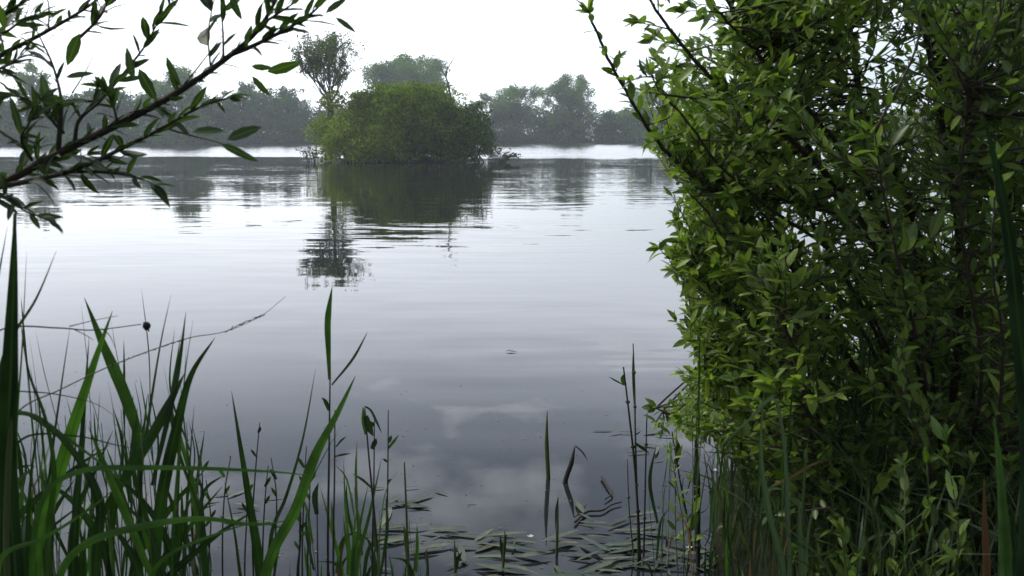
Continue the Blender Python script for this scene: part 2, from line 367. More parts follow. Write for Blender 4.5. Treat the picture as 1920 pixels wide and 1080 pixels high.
def make_tree(name, label, x, y, h, w, mat, nb=34, per=150, flake=.31, base=.25, shape='round', lean=0., group=None, cat='tree', bark=None):
    z0 = float(gz(x, y)) - .05
    root = thing(name, label, cat, (x, y, z0), group)
    tb = MB(); o = np.array([x, y, z0]); topp = o+np.array([lean*h, 0, h*.72])
    tr = limb(tb, o, topp, .045*h, .012*h, .06, 8, 7)
    blobs = []
    nl = max(7, nb//3)
    for i in range(nl):
        u = (i+.35+.4*rng.random())/nl; a = i*2.4+rng.random()*.9; zt = h*(base+.04+(.96-base)*u**.8)
        env = {'round': math.sin(math.pi*min(.95, .2+.72*u)), 'fan': .5+.5*u if u < .75 else .95-1.6*(u-.75), 'oval': .45+.55*math.sin(math.pi*min(1, .15+.75*u))}[shape]
        rad = w*.46*env*(.72+.33*rng.random()); rad *= .25 if i == nl-1 else 1
        end = o+np.array([math.cos(a)*rad+lean*zt, math.sin(a)*rad, zt-.06*w])
        s_ = tr[min(len(tr)-1, int(len(tr)*min(.95, .2+.65*u)))]
        lp = limb(tb, s_, end, .014*h, .004*h, .18, 5, 4)
        for k in range(6):
            q = .38+.62*(k+.5)/6; c = lp[min(len(lp)-1, int(q*len(lp)))] + rng.normal(size=3)*w*.055
            R = w*(.05+.055*rng.random())*(1.2-.25*q); c[2] = min(c[2], z0+h-R)
            blobs.append((c, (R*1.1, R*1.1, R*(.8+.3*rng.random()))))
    tb.build('trunk', bark or m_bark_far, root)
    cb = MB(); pts = blob_cloud(blobs, per*1.5, .3)
    stray = pts[rng.integers(0, len(pts), len(pts)//6)] + rng.normal(size=(len(pts)//6, 3))*w*.03
    pts = np.vstack([pts, stray]); cb.flakes(pts, flake*(.6+.8*rng.random(len(pts))), .3)
    cb.build('crown', mat, root)
    return root
def far_tree(px, top, wpx, label, dY=4, name='tree', mat=None, Y=None, **k):
    x0 = (px-960)/F0
    Y = (Y or 162)
    for _ in range(3): Y2 = float(far_y(x0*Y))+dY; Y = Y2
    t = P(px, top, Y); h = t[2]-float(gz(t[0], Y)); w = wpx/F0*Y
    return make_tree(name, label, t[0], Y, h, w, mat or m_far, **k)
far_tree(1070, 136, 118, 'tall full-crowned tree standing clear above the right-hand far treeline', 3, nb=46, per=170, base=.18, shape='oval', group=None)
far_tree(955, 158, 128, 'broad pale tree between the island and the tallest far-shore tree', 5, nb=36, base=.3, shape='fan')
far_tree(1225, 158, 120, 'faint rounded tree behind the long bare twig of the foreground shrub', 8, nb=28, base=.3)
far_tree(762, 98, 178, 'wide spreading tree rising over the top of the island bushes', 6, nb=46, per=170, base=.45, shape='fan')
far_tree(885, 184, 44, 'short pale tree just right of the island bare pole', 4, nb=21, base=.3)
far_tree(55, 108, 92, 'tall far tree seen through the twigs at the left picture edge', 5, nb=36, base=.35, shape='fan')
far_tree(330, 118, 130, 'large round tree behind the middle of the overhanging willow branch', 4, nb=39, base=.25)
far_tree(455, 148, 90, 'round bushy tree second left of the island', 4, nb=32, base=.2, mat=m_far_d)
far_tree(535, 160, 90, 'green bushy tree immediately left of the island', 3, nb=32, base=.15, mat=m_far_d)
far_tree(185, 165, 90, 'low broad tree between the two tallest trees on the left far shore', 5, nb=28, base=.2, mat=m_far_d)
far_tree(1150, 207, 90, 'low dark rounded tree right of the tall full-crowned one', 4, nb=25, base=.1, mat=m_far_d)
far_tree(1320, 150, 100, 'far tree mostly hidden behind the foreground shrub edge', 5, nb=32, base=.25)
far_tree(1108, 232, 22, 'small white-blossomed bush at the foot of the tall far tree', -1, name='blossom_bush', mat=m_far_b, nb=8, base=.1, cat='bush', flake=.25)
for x_, y_, h_, w_, lb in ((-118, 150, 13, 12, 'pale far tree beyond the left frame edge'), (122, 148, 12, 12, 'far tree hidden behind the dense right shrub'), (88, 158, 11, 11, 'broad far tree behind the dense right shrub, nearest its left side')):
    pass
# the wood behind: one mass nobody could count
def wood():
    b = MB(); blobs = []
    for px in np.arange(-500, 2450, 9):
        x0 = (px-960)/F0; Y = float(far_y(x0*160))+6+rng.random()*9
        if px < 560: top = 172+12*math.sin(px*.021)+10*rng.random()
        elif px < 880: top = 190+12*rng.random()
        elif px < 1240: top = 202+6*math.sin(px*.03)+8*rng.random()
        else: top = 205+14*math.sin(px*.017)+9*rng.random()
        H = P(px, top, Y)[2]
        X = x0*Y
        g = float(gz(X, Y)); z = g+.6
        while z < H-.3:
            R = 1.5+1.1*rng.random(); R = min(R, max(.7, H-z))
            blobs.append(((X+rng.normal()*.9, Y-1.5*(1-z/H)*2+rng.normal()*.8, min(z, H-R*.8)), (R*1.15, R, R*.85))); z += R*.85
    for px in np.arange(-500, 2450, 9):                       # skirt of low bushes hanging over the water
        x0 = (px-960)/F0; Y = float(far_y(x0*160))+.2+rng.random()*2
        R = .7+1.1*rng.random(); blobs.append(((x0*Y, Y, .2+R*.6), (R*1.3, R, R)))
    pts = blob_cloud(blobs, 85, .45); b.flakes(pts, .42*(.6+.8*rng.random(len(pts))), .3)
    o = b.build('far_wood', m_far_d, origin=(0, 160, 0)); tag(o, 'hazy dark mass of trees and scrub lining the far shore', 'wood', kind='stuff')
wood()

# ------------------------------------------------------------------ island
def bush(name, label, px, top, wpx, Y, mat, base_y=None, dense=620, flake=.16, nb=30, dep=1.0, cat='bush'):
    t = P(px, top, Y); X = t[0]; H = t[2]; w = wpx*1.2/F0*Y
    root = thing(name, label, cat, (X, Y, 0), 'bushes on the island')
    tb = MB(); blobs = []
    for i in range(nb):
        u = rng.random()**.8; a = i*2.399; el = u
        r = w*.5*math.sqrt(max(0, 1-(el*.93)**2.4))*(.8+.2*rng.random())*.86
        R = w*.125*(.75+.6*rng.random())
        c = np.array([X+math.cos(a)*r, Y+math.sin(a)*r*dep, max(R*.75, min(H*el, H-R*.8))])
        blobs.append((c, (R, R, R*.8)))
        if i % 3 == 0: limb(tb, (X+rng.normal()*.3, Y+rng.normal()*.3, .02), c, .05, .012, .2, 5, 5)
    for i in range(nb//2):
        a = i*2.399*1.7; R = w*.09*(.8+.5*rng.random()); q = .45
        blobs.append((np.array([X+math.cos(a)*w*.3, Y+math.sin(a)*w*.3*dep, H*(.25+.5*rng.random())]), (R*1.4, R*1.4, R*1.2)))
    tb.build('stem', m_bark_far, root)
    cb = MB(); pts = blob_cloud(blobs, dense, .7); 
    k = len(pts)//7; st = pts[rng.integers(0, len(pts), k)]+rng.normal(size=(k, 3))*w*.025; pts = np.vstack([pts, st])
    pts = pts[pts[:, 2] > .04]
    cb.flakes(pts, flake*(.6+.8*rng.random(len(pts))), .4); cb.build('foliage', mat, root)
    return root
bush('willow_bush', 'olive-green leafy bush forming the left end of the island', 655, 172, 128, 53.2, m_isle_lit)
bush('willow_bush', 'tall domed green bush at the centre of the island', 765, 159, 190, 54.0, m_isle, nb=50)
bush('willow_bush', 'dark green bush forming the right end of the island', 858, 192, 118, 53.5, m_isle_shaded)
bush('willow_bush', 'low olive bush trailing into the water on the island front left', 690, 235, 150, 51.6, m_isle_lit, dep=.6, nb=26)
bush('willow_bush', 'low dark bush overhanging the water on the island front right', 825, 232, 150, 51.8, m_isle_shaded, dep=.6, nb=26)
bush('willow_bush', 'lowest dark tuft at the right tip of the island', 893, 240, 52, 52.4, m_isle_shaded, nb=14)
# sparse sprays reaching out over the water
def spray(label, pxs, Y, n=12, group='sparse sprays at the island edge'):
    base = onwater(pxs[0], 306); base = np.array([(pxs[0]-960)/F0*Y, Y, 0.])
    root = thing('waterside_shrub', label, 'shrub', base, group); sb = MB(); lb = MB()
    for i in range(n):
        u = (i+.5)/n; x = pxs[0]+(pxs[1]-pxs[0])*u; ytop = pxs[2]+(pxs[3]-pxs[2])*u + rng.normal()*3
        t = P(x, min(ytop, 302), Y-.5*rng.random()); s = base+np.array([(t[0]-base[0])*.5, rng.normal()*.2, -.02])
        p = smooth([s, (s+t)/2+np.array([0, 0, .12]), t], 4); sb.tube(p, np.linspace(.018, .006, len(p)), 4)
        q = np.vstack([p[2:]+rng.normal(size=(len(p)-2, 3))*.07 for _ in range(5)]); q = q[q[:, 2] > .02]
        lb.flakes(q, .13*(.6+.7*rng.random(len(q))), .4)
    sb.build('stem', m_bark_far, root); lb.build('foliage', m_isle_shaded, root)
spray('sparse leafy sprays over the water off the right end of the island', (915, 978, 268, 296), 52, 20)
spray('tiny sparse shrub in the water off the left end of the island', (596, 556, 285, 276), 52.5, 7)

def twiggy(b, lb, p, d, L_, r, depth, leafn, spread=.5, up=.25, maxd=4):
    n = 5; pts = [p]; q = p.copy(); dd = d.copy()
    for i in range(n):
        dd = nrmz(dd + rng.normal(size=3)*.09 + np.array([0, 0, up*.12])); q = q+dd*L_/n; pts.append(q.copy())
    pts = np.array(pts); b.tube(pts, np.linspace(r, r*.55, n+1), 5 if depth < 2 else 3)
    if depth >= maxd:
        if leafn:
            c = pts[rng.integers(1, n+1, leafn)]+rng.normal(size=(leafn, 3))*.07; lb.flakes(c, .13*(.6+.7*rng.random(leafn)), .2)
        return
    for k in range(3 if depth else 5):
        i = n if k == 0 else rng.integers(2, n+1)
        nd = nrmz(dd + rng.normal(size=3)*spread + np.array([0, 0, up])); twiggy(b, lb, pts[i], nd, L_*(.62+.2*rng.random()), r*.55, depth+1, leafn, spread, up, maxd)
def island_tree():
    Y = 53.8; base = np.array([(618-960)/F0*Y, Y, .05])
    root = thing('willow_tree', 'tall thinly leaved willow fanning upward behind the left end of the island', 'tree', base)
    b = MB(); lb = MB()
    top = P(618, 185, Y); p = smooth([base, (base+top)/2+np.array([.15, 0, 0]), top], 5); b.tube(p, np.linspace(.24, .16, len(p)), 8)
    for (tx, ty, L_) in ((572, 92, 1.3), (588, 80, 1.35), (612, 82, 1.4), (634, 98, 1.2), (552, 112, 1.15), (644, 140, .95), (606, 130, 1.1), (590, 140, .9)):
        t = P(tx, ty, Y+rng.normal()*.5); d = nrmz(t-top)
        twiggy(b, lb, p[-1-int(rng.integers(0, 3))], d, L_*1.2, .06, 0, 8, .38, .26, 4)
    b.build('trunk', m_bark_far, root); lb.build('crown', m_greywillow, root)
    Y = 53; base = np.array([(836-960)/F0*Y, Y, .05])
    root = thing('dead_tree', 'thin leafless forked pole rising from the right side of the island', 'tree', base)
    b = MB()
    f = lambda l: smooth([P(x, y, Y) for x, y in l], 5)
    p = np.vstack([[base], f([(846, 190), (841, 160), (836, 140), (843, 122), (854, 104)])]); b.tube(p, np.linspace(.075, .018, len(p)), 6)
    for l, r in (([(839, 152), (831, 136), (824, 122)], .03), ([(838, 142), (839, 125), (843, 103)], .025), ([(844, 178), (850, 168), (852, 158)], .02), ([(846, 118), (851, 116), (857, 118)], .015), ([(828, 131), (822, 131), (820, 126)], .014)):
        q = f(l); b.tube(q, np.linspace(r, r*.4, len(q)), 5)
    b.build('trunk', m_deadwood, root)
island_tree()

# ------------------------------------------------------------------ leafy twigs for the near shrubs
def resample(p, step):
    seg = np.linalg.norm(np.diff(p, axis=0), axis=1); s = np.r_[0, np.cumsum(seg)]
    n = max(2, int(s[-1]/step)); q = np.linspace(0, s[-1], n+1)
    return np.stack([np.interp(q, s, p[:, k]) for k in range(3)], 1)
def leafy(lb, p, spacing, L_, Wd, start=.25, ang=.75, tuft=4, jitter=.25, shade=None, skip=0.):
    """alternate leaves along a twig (root first), ending in a tuft"""
    p = resample(p, spacing); n = len(p); t = nrmz(np.gradient(p, axis=0)); B, D, NN, LL = [], [], [], []
    phi = rng.random()*6.28
    for i in range(max(1, int(n*start)), n):
        if rng.random() < skip: continue
        phi += 2.4+rng.normal()*.3; a = nrmz(np.cross(t[i], [.2, .3, .93])); c = np.cross(t[i], a)
        side = a*math.cos(phi)+c*math.sin(phi); u = i/n
        d = nrmz(t[i]*math.cos(ang)+side*math.sin(ang)+rng.normal(size=3)*jitter+np.array([0, 0, .12]))
        B.append(p[i]); D.append(d); NN.append(nrmz(np.array([0, 0, 1.])+rng.normal(size=3)*.55-.3*side*0)); LL.append(L_*(.6+.4*math.sin(math.pi*min(1, .25+u*.7)))*(.8+.4*rng.random()))
    for k in range(tuft):
        d = nrmz(t[-1]+rng.normal(size=3)*.55); B.append(p[-1]); D.append(d); NN.append(nrmz(np.array([0, -.3, 1.])+rng.normal(size=3)*.7)); LL.append(L_*(.55+.4*rng.random()))
    if not B: return
    LL = np.array(LL); N_ = len(LL); LL = LL*np.clip(np.exp(rng.normal(size=N_)*.2), .6, 1.35); Wd = Wd*math.exp(rng.normal()*.14)
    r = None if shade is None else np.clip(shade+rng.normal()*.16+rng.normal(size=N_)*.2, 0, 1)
    lb.leaves(np.array(B), np.array(D), np.array(NN), LL, LL*Wd*(.85+.3*rng.random(N_)), fold=.3, curl=.08+.25*rng.random(N_), r=r)

# ------------------------------------------------------------------ right-hand shrub
ENVY = [-160, 0, 60, 110, 160, 230, 300, 350, 400, 470, 520, 570, 620, 680, 740, 790, 830, 880, 940, 1080, 1250]
ENVX = [1420, 1385, 1350, 1235, 1240, 1250, 1275, 1310, 1290, 1262, 1290, 1335, 1300, 1345, 1300, 1275, 1350, 1430, 1500, 1560, 1600]
def right_shrub():
    base = np.array([1.62, 3.15, float(gz(1.62, 3.15))-.02])
    root = thing('sallow_shrub', 'dense broad-leaved green shrub filling the right side above the water', 'shrub', base)
    def path(l): return smooth([base if q is None else (P(*q) if not isinstance(q, np.ndarray) else q) for q in l], 7)
    mains = [  # root-first pixel paths with depth, start radius, own leaves
        ([None, (1640, 760, 3.0), (1500, 520, 2.8), (1400, 420, 2.7), (1325, 350, 2.6), (1277, 311, 2.55), (1221, 248, 2.5), (1155, 137, 2.45), (1110, 41, 2.4), (1104, 25, 2.4)], .016, 'sparse'),
        ([None, (1700, 600, 2.9), (1570, 350, 2.7), (1425, 215, 2.6), (1381, 185, 2.55), (1329, 141, 2.5), (1262, 63, 2.45), (1218, 0, 2.4), (1180, -60, 2.4)], .016, 'few'),
        ([None, (1700, 560, 3.0), (1530, 300, 2.8), (1466, 170, 2.7), (1432, 118, 2.65), (1395, 48, 2.6), (1362, 0, 2.6), (1335, -50, 2.6)], .014, 'mid'),
        ([None, (1690, 500, 2.8), (1560, 260, 2.6), (1440, 120, 2.5), (1381, 59, 2.45), (1329, 0, 2.4), (1300, -40, 2.4)], .012, 'mid'),
        ([None, (1600, 520, 2.7), (1430, 380, 2.5), (1340, 300, 2.4), (1281, 218, 2.35), (1236, 170, 2.3), (1222, 140, 2.3)], .009, 'mid'),
        ([None, (1745, 700, 3.1), (1705, 400, 3.05), (1644, 255, 3.0), (1611, 192, 3.0), (1607, 148, 3.0), (1596, 67, 3.0), (1589, -20, 3.0), (1580, -120, 3.0)], .028, 'mid'),
        ([(1620, 215, 3.0), (1592, 167, 3.0), (1570, 100, 2.95), (1548, 48, 2.9), (1530, -40, 2.9)], .011, 'mid'),
        ([None, (1640, 620, 2.8), (1507, 396, 2.6), (1474, 344, 2.55), (1422, 285, 2.5), (1380, 250, 2.45)], .010, 'mid'),
        ([None, (1840, 700, 2.3), (1798, 389, 2.2), (1809, 252, 2.2), (1815, 150, 2.15)], .009, 'few'),
        ([None, (1720, 560, 2.9), (1600, 420, 2.8), (1470, 375, 2.75), (1366, 366, 2.7), (1300, 350, 2.65)], .009, 'mid'),
        ([None, (1680, 760, 2.8), (1589, 574, 2.7), (1505, 503, 2.6), (1414, 380, 2.5), (1350, 330, 2.5)], .012, 'mid'),
        ([None, (1620, 800, 2.8), (1479, 607, 2.7), (1388, 497, 2.6), (1323, 393, 2.55), (1290, 360, 2.5)], .011, 'mid'),
        ([None, (1600, 850, 2.9), (1450, 640, 2.8), (1350, 560, 2.75), (1275, 480, 2.7)], .010, 'mid'),
        ([None, (1600, 900, 3.0), (1450, 760, 2.95), (1350, 690, 2.9), (1300, 640, 2.85)], .010, 'mid'),
        ([None, (1560, 960, 3.3), (1430, 850, 3.3), (1330, 800, 3.3), (1230, 765, 3.3)], .008, 'mid'),
        ([None, (1800, 500, 3.0), (1760, 200, 3.0), (1730, 40, 3.0), (1710, -120, 3.0)], .022, 'mid'),
        ([None, (1880, 500, 2.7), (1900, 200, 2.6), (1930, -60, 2.6)], .018, 'mid'),
        ([None, (1950, 700, 2.6), (2050, 300, 2.6), (2120, 50, 2.6)], .02, 'mid'),
        ([None, (1900, 800, 3.2), (2150, 500, 3.4), (2350, 250, 3.6)], .02, 'mid'),
        ([None, (1760, 820, 2.5), (1700, 560, 2.2), (1660, 380, 2.1), (1640, 250, 2.05)], .010, 'mid'),
        ([None, (1850, 900, 2.4), (1880, 650, 2.1), (1860, 480, 2.0), (1870, 300, 2.0)], .010, 'mid'),
        ([None, (1620, 950, 2.6), (1520, 780, 2.35), (1480, 640, 2.3), (1450, 560, 2.25)], .009, 'mid'),
        ([None, (1760, 980, 2.5), (1740, 860, 2.2), (1700, 760, 2.15), (1680, 700, 2.1)], .009, 'mid'),
    ]
    br = []; samp = []; own = []
    for l, r, kind in mains:
        p = path(l) + 0; b = MB(); rad = .78*r*(1-.8*np.linspace(0, 1, len(p))**.8)
        p[2:-1] += rng.normal(size=p[2:-1].shape)*.0012
        b.tube(p, rad, 7); own.append((b, MB())); br.append(p)
        for i in range(3, len(p)): samp.append((*p[i], len(br)-1, i))
        lb = own[-1][1]
        if kind == 'sparse':
            leafy(lb, p[-4:], .02, .05, .34, .1, .8, 4, shade=.6)
            i = np.argmin(np.abs(proj(p)[1]-130)); b.tube(np.array([p[i], p[i]+[.01, 0, .04]]), .0014, 4); leafy(lb, np.array([p[i], p[i]+[.01, 0, .04]]), .02, .035, .34, 0, .7, 4, shade=.5)
            leafy(lb, p[len(p)//3:-10], .045, .05, .4, .3, .7, 0, shade=.6)
        if len(br) in (2, 3, 4, 5):      # small leafy sprigs on the outermost ends
            for i in range(len(p)*5//9, len(p)-1, 3 if len(br) > 1 else 9):
                d = nrmz(rng.normal(size=3)+np.array([-.5, 0, .5])); L_ = rng.uniform(.05, .13); e = p[i]+d*L_
                q = smooth([p[i], (p[i]+e)/2+rng.normal(size=3)*.008, e], 3); b.tube(q, np.linspace(.0022, .001, len(q)), 4); leafy(lb, q, .016, .046, .42, .2, .8, 5, shade=.7)
        if kind == 'few': leafy(lb, p, .06, .045, .4, .5, .7, 4, shade=.5, skip=.4)
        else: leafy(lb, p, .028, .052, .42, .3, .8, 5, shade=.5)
    samp = np.array(samp)
    # twigs: tips spread through the volume of the shrub
    made = 0; tries = 0
    while made < 4100 and tries < 46000:
        tries += 1
        py = rng.uniform(-170, 1150); xl = np.interp(py, ENVY, ENVX)+22*math.sin(py*.061)+14*math.sin(py*.13+1)
        px = xl + (rng.random()**1.1)*(2350-xl) if rng.random() > .22 else xl-35*rng.random()+rng.random()*190
        half = .3+min(.85, max(0, px-xl)/380.*.85); Y = 2.9+rng.uniform(-min(half, .75), half)
        if py < 230 and px-xl < 150 and rng.random() < .55: continue
        if py > 880 and rng.random() < (.7 if px < 1650 else .4): continue
        if 1535 < px < 1680 and 40 < py < 190 and rng.random() < .85: continue
        if 1710 < px < 1775 and 70 < py < 150 and rng.random() < .8: continue
        if 1400 < px < 1500 and 280 < py < 400 and rng.random() < .6: continue
        T = P(px, py, Y)
        if T[2] < .12: continue
        dv = samp[:, :3]-T; dist = np.linalg.norm(dv*np.array([1, 1, .8]), axis=1)+np.where(samp[:, 2] > T[2], .25, 0)
        j = int(np.argmin(dist+rng.random(len(dist))*.22)); S = samp[j, :3].copy(); dd = np.linalg.norm(T-S)
        if dd < .06: continue
        k = int(samp[j, 3]); b, lb = own[k]
        # each shoot leans out over the water and up to the light
        out = nrmz(nrmz(T-S)*.9+np.array([-.35, -.15, .4])+rng.normal(size=3)*.3)
        mid = T-out*dd*.5; mid = mid*.65+(S+T)*.175+rng.normal(size=3)*.015; p = smooth([S, mid, T], 8)
        b.tube(p, np.linspace(.0022+.004*min(dd, .5), .0009, len(p)), 4); ln = .32/max(dd, .32)
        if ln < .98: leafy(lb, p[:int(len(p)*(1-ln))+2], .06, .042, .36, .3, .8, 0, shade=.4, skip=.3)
        p = p[int(len(p)*(1-ln)):]
        sh = .66 if px-xl < 260 else .40  # leaf tone carries the light: brighter near the lit left edge, darker inside
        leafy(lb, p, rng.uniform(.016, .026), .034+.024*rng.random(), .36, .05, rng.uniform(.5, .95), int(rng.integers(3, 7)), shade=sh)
        made += 1
    for (b, lb) in own:
        o = b.build('branch', m_bark, root)
        if lb.n: lb.build('leaves', m_sallow, o)
right_shrub()

# scrub, leaf tones darkened to paint in shade, behind and under the shrub (same bank, farther right)
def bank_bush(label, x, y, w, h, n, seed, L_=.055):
    base = np.array([x, y, float(gz(x, y))-.02]); root = thing('bramble_bush', label, 'bush', base)
    b = MB(); lb = MB()
    for i in range(n):
        a = rng.random()*6.28; q = math.sqrt(rng.random()); el = rng.random()
        T = base+np.array([math.cos(a)*q*w/2, math.sin(a)*q*w/2, h*el*math.sqrt(max(.05, 1-q*q*.8))+.05])
        S = base+np.array([math.cos(a)*q*w*.18, math.sin(a)*q*w*.18, h*el*.3]) if i % 3 else base
        p = smooth([S, (S+T)/2+rng.normal(size=3)*.06+np.array([0, 0, .06]), T], 5); b.tube(p, np.linspace(.006, .0015, len(p)), 4)
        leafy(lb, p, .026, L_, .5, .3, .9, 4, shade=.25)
    b.build('stem', m_bark, root); lb.build('leaves', m_sallow, root)
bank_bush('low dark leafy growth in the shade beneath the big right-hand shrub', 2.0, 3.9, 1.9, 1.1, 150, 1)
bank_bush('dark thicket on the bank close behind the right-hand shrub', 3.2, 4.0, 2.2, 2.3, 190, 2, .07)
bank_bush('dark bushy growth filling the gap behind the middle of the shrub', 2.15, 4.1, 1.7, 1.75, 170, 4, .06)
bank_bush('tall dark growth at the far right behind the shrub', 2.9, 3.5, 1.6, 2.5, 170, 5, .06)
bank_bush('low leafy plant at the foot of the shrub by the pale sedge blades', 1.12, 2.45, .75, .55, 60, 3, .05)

# ------------------------------------------------------------------ overhanging willow, upper left
def left_willow():
    base = np.array([-2.6, 1.5, float(gz(-2.6, 1.5))]); root = thing('willow_tree', 'dark willow with narrow leaves reaching in from the upper left', 'tree', base)
    b = MB(); tp = smooth([base, base+[.1, 0, 1.0], base+[.35, .05, 2.2], base+[.3, .1, 3.0]], 6); b.tube(tp, np.linspace(.11, .06, len(tp)), 9); b.build('trunk', m_bark, root)
    A = tp[8]; Bp = tp[15]
    mains = [
        ([A, (-260, 480, 1.5), (-10, 352, 1.5), (109, 288, 1.5), (222, 233, 1.5), (330, 175, 1.5), (435, 101, 1.5), (482, 58, 1.5), (520, -5, 1.5), (545, -60, 1.5)], .0088, 0.9),
        ([(435, 101, 1.5), (463, 91, 1.5), (545, 50, 1.48), (591, 19, 1.46), (618, -12, 1.45)], .0045, 1),
        ([(-10, 352, 1.5), (60, 338, 1.47), (148, 316, 1.45), (249, 268, 1.43), (288, 249, 1.42), (373, 202, 1.4), (430, 183, 1.38)], .005, 1),
        ([(120, 322, 1.45), (187, 323, 1.45), (253, 331, 1.44), (288, 346, 1.44)], .003, 1),
        ([(109, 288, 1.5), (113, 230, 1.5), (115, 190, 1.52), (98, 120, 1.55), (70, 60, 1.55)], .0045, .4),
        ([(140, 270, 1.5), (148, 226, 1.5), (187, 190, 1.52), (233, 136, 1.54), (272, 86, 1.55), (292, 50, 1.55), (323, 4, 1.55)], .0035, 1),
        ([Bp, (-200, 190, 1.6), (12, 97, 1.6), (78, 64, 1.6), (171, 8, 1.6), (215, -30, 1.6)], .006, 1),
        ([Bp, (-240, 90, 1.5), (-60, 60, 1.5), (20, 20, 1.5), (70, -20, 1.5)], .006, 1.6),
        ([(-120, 140, 1.55), (-20, 135, 1.5), (20, 120, 1.5), (50, 95, 1.5)], .003, 1.6),
        ([(-60, 60, 1.5), (10, 60, 1.45), (45, 35, 1.45), (75, 25, 1.45)], .003, 1.7),
        ([(319, 243, 1.42), (365, 256, 1.38), (412, 268, 1.35), (452, 285, 1.33)], .0018, .0),
        ([(345, 160, 1.5), (380, 115, 1.5), (428, 52, 1.5)], .0018, .0),
        ([(419, 108, 1.5), (418, 60, 1.5), (414, 5, 1.5), (413, -20, 1.5)], .0022, .5),
        ([(135, 175, 1.52), (160, 135, 1.52), (186, 80, 1.52)], .0014, .0),
        ([(120, 250, 1.5), (70, 200, 1.5), (30, 180, 1.48), (-20, 195, 1.48)], .003, 1.4),
        ([(60, 300, 1.5), (40, 260, 1.45), (58, 225, 1.43), (75, 190, 1.42)], .003, 1.4),
        ([(-40, 380, 1.5), (20, 372, 1.42), (45, 395, 1.42), (90, 410, 1.42)], .003, .9),
        ([(187, 190, 1.52), (150, 190, 1.5), (110, 195, 1.5), (60, 200, 1.5)], .0025, 1.2),
        ([(460, 80, 1.5), (500, 40, 1.5), (545, 10, 1.5), (575, -15, 1.5)], .003, 1.2),
        ([(222, 233, 1.5), (205, 180, 1.48), (190, 165, 1.46)], .002, 1.3),
        ([(150, 70, 1.6), (185, 35, 1.6), (200, 5, 1.58), (205, -20, 1.58)], .003, 1.3),
    ]
    for l, r, dens in mains:
        p = smooth([P(*q) if not isinstance(q, np.ndarray) else q for q in l], 6); b = MB(); lb = MB()
        b.tube(p, r*(1-.75*np.linspace(0, 1, len(p))), 6)
        if dens:
            leafy(lb, p, .0085/dens, .047, .26, .15 if len(l) < 9 else .3, .62, 3, .3, shade=.45)
            if r > .004:    # short leafy side shoots
                pr = resample(p, .07)
                for i in range(4, len(pr)-1):
                    if rng.random() < .6*dens:
                        t = nrmz(pr[i+1]-pr[i]); d = nrmz(t+rng.normal(size=3)*.5+np.array([0, 0, .35])); e = pr[i]+d*rng.uniform(.05, .12)
                        q = smooth([pr[i], (pr[i]+e)/2+rng.normal(size=3)*.006, e], 3); b.tube(q, np.linspace(.0018, .0008, len(q)), 4); leafy(lb, q, .018, .046, .26, .2, .6, 3, .3, shade=.45)
        o = b.build('branch', m_bark, root)
        if lb.n: lb.build('leaves', m_willow, o)
    # the singled-out leaves of the photograph
    lb = MB()
    for (x0, y0, x1, y1, Y, wf) in ((470, 124, 512, 128, 1.42, .32), (500, 135, 565, 118, 1.4, .34), (472, 142, 505, 180, 1.4, .3), (312, 105, 337, 165, 1.48, .36), (260, 128, 292, 190, 1.46, .36),
                                    (360, 248, 420, 243, 1.3, .32), (425, 262, 490, 236, 1.28, .32), (412, 268, 484, 303, 1.33, .2), (150, 62, 124, 124, 1.55, .34), (122, 145, 176, 135, 1.5, .24), (610, 25, 650, -5, 1.45, .3),
                                    (628, 32, 668, 60, 1.45, .24), (545, 55, 582, 60, 1.46, .22), (432, -10, 452, 38, 1.5, .34), (252, 150, 235, 88, 1.52, .32)):
        a = P(x0, y0, Y); c = P(x1, y1, Y); L_ = np.linalg.norm(c-a); lb.leaves(a, c-a, nrmz(rng.normal(size=3)*.3+np.array([-.2, -1, .3])), L_, L_*wf, curl=.08, r=.5+.3*rng.random())
    lb.build('leaves', m_willow, root)
left_willow()

# ------------------------------------------------------------------ reeds
def ground_under(p): return np.array([p[0], p[1], float(gz(p[0], p[1]))-.02])
def reed(label, stem=None, blades=(), name='reed', mat=m_reed, smat=m_stem, group=None, root_at=None, nodes=False, cat='reed', bs=8):
    """all pixel paths run tip first; every path is carried on down to the plant's foot"""
    ref = stem[0] if stem else blades[0][0]
    foot = ground_under(P(*ref[-1])) if root_at is None else root_at
    foot[2] = min(foot[2], 0.4)
    root = thing(name, label, cat, foot, group)
    if stem:
        pts, w = stem; p = smooth([P(*q) for q in pts]+([foot] if root_at is None or True else []), 8); r = w*.5*pts[-1][2]/F0
        b = MB(); b.tube(p, np.linspace(r*.45, r*1.15, len(p)), 7, rng.random())
        if nodes:
            for i in range(4, len(p)-2, 7): b.tube(np.array([p[i]-[0, 0, .003], p[i]+[0, 0, .003]]), r*1.5, 7)
        b.build('stem', smat, root)
    for bl in blades:
        pts, w = bl[0], bl[1]; o = bl[2] if len(bl) > 2 else {}
        q = [P(*a) for a in pts]
        if not o.get('free'): q = q+[foot+rng.normal(size=3)*np.array([.01, .01, 0])]
        b = MB(); pr = None
        b.blade(smooth(q, bs), w*pts[min(1, len(pts)-1)][2]/F0, o.get('tw', rng.uniform(-.5, .5)), r=o.get('r'), prof=o.get('prof'))
        b.build('leaf', o.get('mat', mat), root)
    return root
LONG = lambda u: np.minimum(1, (u/.22)**.7)*(1-.5*np.clip((u-.45)/.55, 0, 1))
